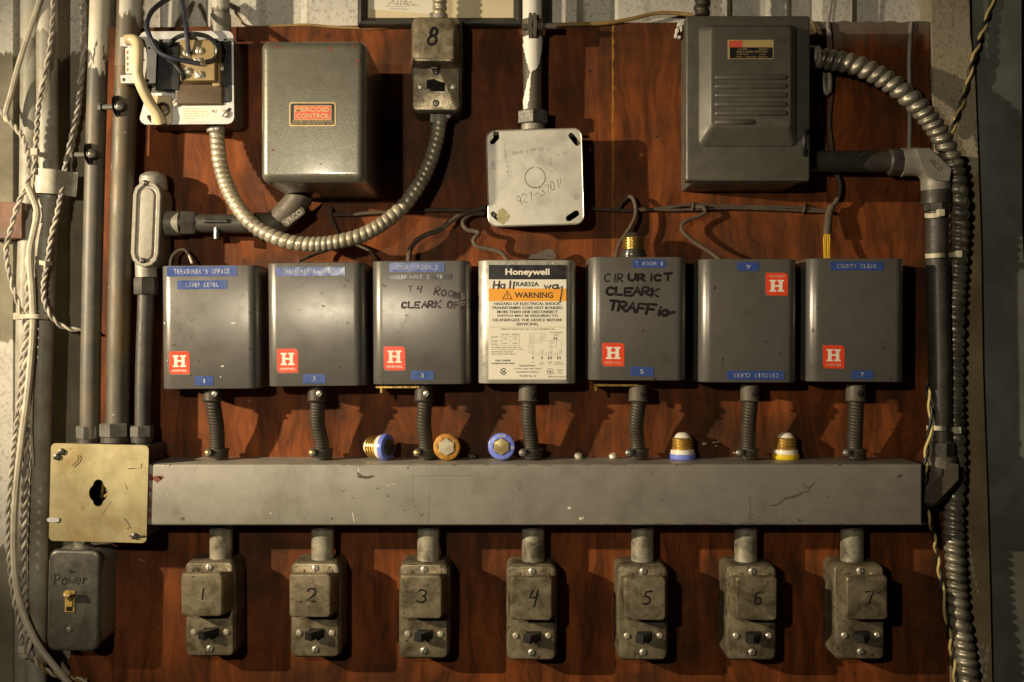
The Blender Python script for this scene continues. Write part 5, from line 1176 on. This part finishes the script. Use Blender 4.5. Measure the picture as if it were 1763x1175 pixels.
wire('pale dark wire trailing behind the steel hose bottom to the COURT ROOM 2 relay box', [(588, 412, .006), (610, 420, .006), (635, 432, .010), (648, 448, .02)], .0017, 'wire_dark', 'bell_wire', group=BW)
wire('thick dark wire swinging from the junction box left side to the COURT ROOM 2 box', [(836, 357, .014), (815, 363, .016), (795, 369, .018), (776, 381, .020), (758, 396, .022), (735, 404, .022), (716, 416, .024), (706, 432, .028), (703, 452, .034)], .0027, 'wire_dark', 'bell_wire', group=BW)
wire('dark wire curling from the junction box lower left corner to the WARNING relay box', [(834, 368, .012), (812, 369, .014), (797, 381, .016), (803, 395, .018), (818, 399, .020), (824, 402, .022), (815, 414, .024), (822, 425, .024), (845, 430, .026), (864, 436, .028), (874, 450, .032)], .0025, 'wire_dark', 'bell_wire', group=BW)
wire('wire making an upward hook before dropping behind the brass fuse on the relay box', [(1064, 361, .006), (1070, 350, .010), (1080, 340, .012), (1088, 340, .014), (1094, 354, .016), (1094, 372, .018), (1086, 390, .020), (1074, 408, .022), (1065, 424, .026), (1060, 446, .032)], .0022, 'wire_dark', 'bell_wire', group=BW)
wire('wire looping left then down to the relay box with upside down stickers', [(1196, 357, .006), (1211, 357, .012), (1214, 366, .014), (1200, 374, .014), (1180, 382, .016), (1173, 392, .018), (1181, 405, .020), (1200, 420, .022), (1222, 434, .026), (1240, 448, .03)], .0022, 'wire_dark', 'bell_wire', group=BW)
wire('thin cream wire arching over the top of the LOWER LEVEL relay box', [(292, 462, .03), (294, 446, .028), (299, 437, .022), (308, 431, .018), (317, 430, .02), (325, 440, .024), (331, 454, .03)], .0014, 'wire_cream', 'bell_wire', group=BW)
for x, y in ((570, 366), (1193, 358), (836, 362), (1385, 361)):
    b = MB(); b.tube(spline([at(x-2, y+6, .001), at(x-1, y+2, .008), at(x+1, y-4, .008), at(x+2, y-8, .001)], .002), .0016, 8)
    tag(b.build('cable_staple', 'wire_dark'), {570: 'dark staple at the left end of the level bell wire', 1193: 'dark staple knotting the bell wire below the disconnect box corner', 836: 'dark staple at the junction box left edge', 1385: 'dark staple on the bell wire near the yellow wires'}[x], 'staple', 'wire staples')
root = thing('grey_cable', 'grey sheathed cable ending in bare yellow wires above the COUNTY CLERK relay box', 'cable', at(1426, 400, .01))
b = MB(); b.tube(spline([at(1436, 292, .012), at(1442, 305, .014), at(1446, 322, .015), at(1442, 342, .014), at(1432, 358, .012), at(1427, 370, .012), at(1425, 402, .016)], .003), [.0022]*400, 10) if False else b.tube(spline([at(1436, 292, .012), at(1442, 305, .014), at(1446, 322, .015), at(1442, 342, .014), at(1432, 358, .012), at(1427, 370, .012)], .003), .0026, 10)
b.tube(spline([at(1432, 354, .012), at(1428, 366, .012), at(1426, 380, .014), at(1424, 404, .017)], .003), .0044, 12); b.build('sheath', 'wire_dark', root)
for i, dx in enumerate((-4.6, -1.6, 1.6, 4.6)):
    b = MB(); b.tube(spline([at(1424+dx*.7, 400, .017), at(1423.5+dx*1.05, 412, .019), at(1423+dx*.95+random.uniform(-.6, .6), 428, .022), at(1424+dx*.9, 450, .030)], .003), .00095, 8); b.build('yellow_wire', 'wire_yellow', root)
wire('pair of thin wires running down behind the thick steel hose, beside the disconnect box', [(1428, 40, .004), (1430, 70, .004), (1434, 110, .004), (1432, 160, .004), (1428, 210, .005), (1432, 250, .005), (1437, 300, .008)], .0018, 'wire_dark', 'bell_wire', group=BW)
wire('ochre wire bowing out beside the disconnect box upper right edge', [(1397, 36, .004), (1405, 55, .006), (1409, 80, .006), (1404, 130, .004), (1410, 190, .004), (1421, 250, .004), (1424, 270, .004)], .0015, 'wire_ochre', 'bell_wire', group=BW)
wire('pale string hanging from above to a knot on the board, right of the disconnect box', [(1433, -20, .004), (1429, 20, .004), (1425, 44, .004), (1427, 58, .004)], .0016, 'wire_cream_dull', 'string')
b = MB(); b.lathe([(.0005, -.003), (.0036, -.001), (.0042, .001), (.0005, .003)], at(1427, 58, .006), (1, 0, .3), 10); tag(b.build('knot', 'wire_cream_dull'), 'small pale knob of string pinned to the board, right of the disconnect box', 'knot')
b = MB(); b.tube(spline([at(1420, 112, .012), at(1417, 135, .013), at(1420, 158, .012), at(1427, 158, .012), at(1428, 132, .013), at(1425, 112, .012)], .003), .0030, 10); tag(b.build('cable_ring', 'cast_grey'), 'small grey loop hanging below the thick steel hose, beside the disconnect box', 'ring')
wire('straight pale cord hanging down the board at its upper right corner', [(1569, 38, .002), (1567, 60, .002), (1565, 110, .002), (1566, 180, .002), (1565, 262, .002)], .0022, 'wire_cream_dull', 'cord')
wire('ochre cable lying along the board top left of the picture frame', [(405, 20, -.006), (420, 42, -.004), (440, 47, -.003), (465, 46, -.002), (500, 44, -.001), (530, 43, 0), (565, 46, .001), (600, 48, .002), (640, 49, .002), (700, 45, .004)], .0015, 'wire_ochre', 'board_top_cable', group='cables along the board top')
wire('yellow cable lying along the board top under the picture frame', [(640, 46, .003), (700, 44, .004), (790, 38, .006), (840, 37, .006), (900, 37, .006)], .0026, 'wire_ochre', 'board_top_cable', group='cables along the board top')
wire('brown cable rising along the board top from the rusty clamp to the disconnect box', [(945, 44, .004), (985, 42, .004), (1030, 41, .004), (1060, 38, .004), (1095, 31, .004), (1130, 23, .004), (1160, 23, .006), (1192, 26, .012)], .0022, 'wire_ochre', 'board_top_cable', group='cables along the board top')
b = MB(); pl = [(908, 446), (914, 440), (926, 436), (934, 432), (944, 428), (952, 432), (957, 440), (955, 447)]
b.plate([(X(x, .02), Z(y, .02)) for x, y in reversed(pl)], [], .018, .0205)  # thin flat dark brown outline, upright behind the relay box
tag(b.build('dark_piece', 'stain'), 'dark brown flat piece sticking up behind the WARNING relay box', 'scrap')

# ================================================================ CABLES TIED TO THE LEFT CONDUIT
LW = 'cables along the leftmost conduit'
def braid(label, pts, off=.0015, rw=.00155, pitch=.021, mats=('wire_cream', 'wire_cream_dull'), name='twisted_cable', group=LW):
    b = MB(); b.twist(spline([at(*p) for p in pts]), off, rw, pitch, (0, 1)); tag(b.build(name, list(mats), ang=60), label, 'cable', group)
wire('smooth cream cable bowing out to the left edge above the wooden block', [(78, -30, .026), (66, 8, .026), (48, 62, .020), (32, 112, .016), (18, 165, .014), (9, 198, .014), (14, 210, .014)], .0030, 'wire_cream', 'cable', group=LW)
braid('twisted cable coming back from the left edge to the sheet strap', [(-10, 180, .012), (5, 196, .014), (22, 215, .016), (38, 235, .018), (46, 258, .022), (50, 290, .026)], .0016, .0018, .02)
braid('twisted cable hugging the front of the leftmost conduit above the strap', [(93, -30, .026), (91, 30, .028), (86, 80, .029), (77, 130, .030), (67, 180, .031), (63, 230, .031), (60, 280, .031), (57, 300, .031)])
braid('twisted cable swinging out left past the wooden block', [(52, 300, .030), (44, 325, .030), (32, 350, .030), (20, 390, .028), (11, 430, .027), (17, 475, .027), (29, 515, .027), (39, 545, .028), (44, 575, .028), (38, 620, .028), (34, 680, .028), (26, 750, .028), (20, 810, .028), (14, 880, .028), (15, 950, .028), (22, 1020, .028), (34, 1080, .028), (38, 1130, .028)])
braid('twisted cable crossing the wall past the strap bolt and ending at the second pipe', [(142, -30, .004), (143, 40, .004), (143, 90, .004), (138, 140, .004), (133, 190, .005), (122, 240, .008), (113, 285, .014), (106, 330, .022), (98, 370, .026), (88, 410, .027), (82, 450, .027), (75, 495, .027), (80, 530, .026), (98, 556, .022), (122, 567, .018), (143, 568, .014)])
wire('thick smooth cream cable running down beside the leftmost conduit and curving right at the bottom', [(46, 318, .030), (56, 340, .030), (64, 366, .031), (58, 400, .030), (51, 440, .030), (55, 500, .030), (57, 560, .030), (53, 620, .031), (46, 690, .032), (37, 760, .033), (29, 830, .034), (24, 910, .034), (26, 990, .034), (38, 1050, .033), (62, 1105, .030), (92, 1145, .024), (130, 1190, .016)], .0036, 'wire_cream', 'cable', group=LW)
braid('loosely twisted cable between the thick smooth cable and the conduit', [(50, 440, .027), (49, 500, .027), (48, 560, .027), (44, 640, .028), (40, 700, .029), (45, 760, .028), (44, 830, .028), (42, 900, .028), (40, 980, .028), (41, 1040, .028), (46, 1090, .028), (52, 1130, .026)], .0022, .0022, .024)
braid('thin twisted cable curving from the bottom tie towards the board corner', [(44, 1128, .026), (56, 1134, .024), (72, 1150, .020), (94, 1162, .014), (118, 1168, .010), (150, 1172, .006)], .0016, .0016, .018, ('wire_cream', 'wire_ochre'))
wire('pale flat strip of cable in the middle of the leftmost conduit', [(57, 620, .026), (55, 680, .026), (54, 740, .026), (57, 800, .026)], .0013, 'wire_cream', 'cable', group=LW)
def tie(label, pts, r=.0013, m='tie', head=None):
    root = thing('cable_tie', label, 'cable tie', at(*pts[0]), 'cable ties')
    b = MB(); path = spline([at(*p) for p in pts], .003); fr = frames(path)
    loops = []
    for i, p in enumerate(path):
        t, u, v = fr[i]; zz = Vector((0, 0, 1)); out = t.cross(zz).normalized() if abs(t.z) < .9 else u
        loops.append([p + zz*.0024*a + out*.0006*c for a, c in ((-1, -1), (1, -1), (1, 1), (-1, 1))])
    b.loft(loops); b.build('strap', m, root)
    if head:
        b = MB(); c = at(*head); b.rbox(c.x, c.z, .0075, .0075, head[2]-.002, head[2]+.0035, .0012, .0008); b.build('head', m, root)
tie('cable tie round the left cables at mid height, with its head at the left', [(30, 546, .026), (44, 545, .034), (64, 545, .034), (82, 547, .024)], head=(31, 545, .026), m='wire_cream')
tie('cream tie holding one twisted cable to the conduit below the strap', [(68, 452, .026), (78, 454, .031), (89, 454, .024)], m='wire_cream')
tie('cream tie high on the leftmost conduit above the strap', [(55, 264, .026), (64, 265, .035), (80, 268, .024), (92, 270, .012)], head=(61, 262, .034), m='wire_cream')
tie('cream tie gathering the cables at the very bottom of the left conduit', [(32, 1130, .024), (42, 1129, .034), (54, 1130, .026), (66, 1127, .020)], head=(39, 1118, .030), m='wire_cream')
tie('yellowed tie round the dark right pipe just below its upper elbow', [(1593, 371, .024), (1600, 372, .038), (1615, 371, .043), (1628, 369, .036), (1632, 368, .024)], head=(1619, 367, .043))
tie('pale tie joining the dark right pipe to the thick steel hose at relay box height', [(1594, 441, .024), (1602, 441, .038), (1618, 440, .042), (1638, 439, .031), (1659, 439, .026)], head=(1649, 438, .029))
tie('pale tie joining the dark right pipe to the thick steel hose just above the trough', [(1596, 737, .024), (1604, 737, .038), (1620, 738, .042), (1640, 740, .030), (1655, 741, .026)], head=(1647, 741, .028))
braid('black and yellow twisted wire crossing the beige post at the upper right', [(1716, -30, -.002), (1706, 10, -.002), (1692, 55, .001), (1678, 95, .006), (1668, 135, .007), (1657, 175, .007), (1646, 205, .008), (1638, 235, .012)], .0016, .0017, .034, ('black', 'wire_yellow_pale'), 'twisted_wire', 'black and yellow twisted wires')
braid('black and yellow twisted wire running down beside the lower part of the thick steel hose', [(1596, 660, .036), (1600, 690, .038), (1603, 730, .040), (1596, 770, .040), (1593, 820, .044), (1594, 870, .044), (1603, 905, .030), (1611, 940, .016), (1616, 975, .014), (1622, 1010, .014), (1629, 1060, .014), (1637, 1110, .014), (1644, 1160, .014), (1650, 1240, .014)], .0015, .0016, .034, ('black', 'wire_yellow_pale'), 'twisted_wire', 'black and yellow twisted wires')

# ================================================================ PICTURE FRAME AT THE TOP
root = thing('picture_frame', 'black picture frame with a signed cream document, cut off by the top edge', 'picture frame', at(758, 20, 0))
d = .016; fx0, fx1, fz0, fz1 = X(615, d), X(899, d), Z(43, d), Z(-190, d); t_ = 15*S(d)
b = MB()
ou = [(fx0, fz0), (fx1, fz0), (fx1, fz1), (fx0, fz1)]
def fr_(i, dd): return [(fx0+i, -dd, fz0+i), (fx1-i, -dd, fz0+i), (fx1-i, -dd, fz1-i), (fx0+i, -dd, fz1-i)]
b.loft([fr_(0, 0), fr_(0, d-.003), fr_(.0015, d-.001), fr_(.004, d), fr_(t_-.002, d-.004), fr_(t_, d-.006), fr_(t_, .004)], False, False); b.build('frame', 'frame_black', root, ang=20)
b = MB(); b.rbox((fx0+fx1)/2, (fz0+fz1)/2, fx1-fx0-t_, fz1-fz0-t_, .003, .006, .0005); b.build('mat_board', 'paper', root)
b = MB(); vs = [(X(636, .007), Z(16, .007)), (X(745, .007), Z(25, .007)), (X(745, .007), Z(-150, .007)), (X(636, .007), Z(-150, .007))]
b.plate(vs, [], .0055, .0068); b.m = 1; dd = .0069
def sg(pts_, wd=.0005): b.stroke([(X(x, dd), Z(y, dd)) for x, y in pts_], wd, dd, .00006)
sg([(668, 9), (674, 4), (679, -3), (676, 6), (682, 8), (685, 1), (684, 9), (690, 7), (691, -2), (690, 9), (696, 7), (698, 2), (699, 9), (704, 8)]); sg([(694, 5), (700, -1), (702, 8), (707, 2), (710, 9), (715, 7)], .0004); sg([(663, 11), (690, 11.5), (722, 9)], .0003); sg([(671, 14), (700, 16)], .00025); sg([(674, 15.5), (706, 17.5)], .0002)
b.build('document', ['label_cream', 'marker'], root)
b = MB(); b.plate([(X(812, .007), Z(27, .007)), (X(885, .007), Z(27, .007)), (X(885, .007), Z(-150, .007)), (X(780, .007), Z(-150, .007))], [], .0058, .0064); b.build('document', 'paper', root)
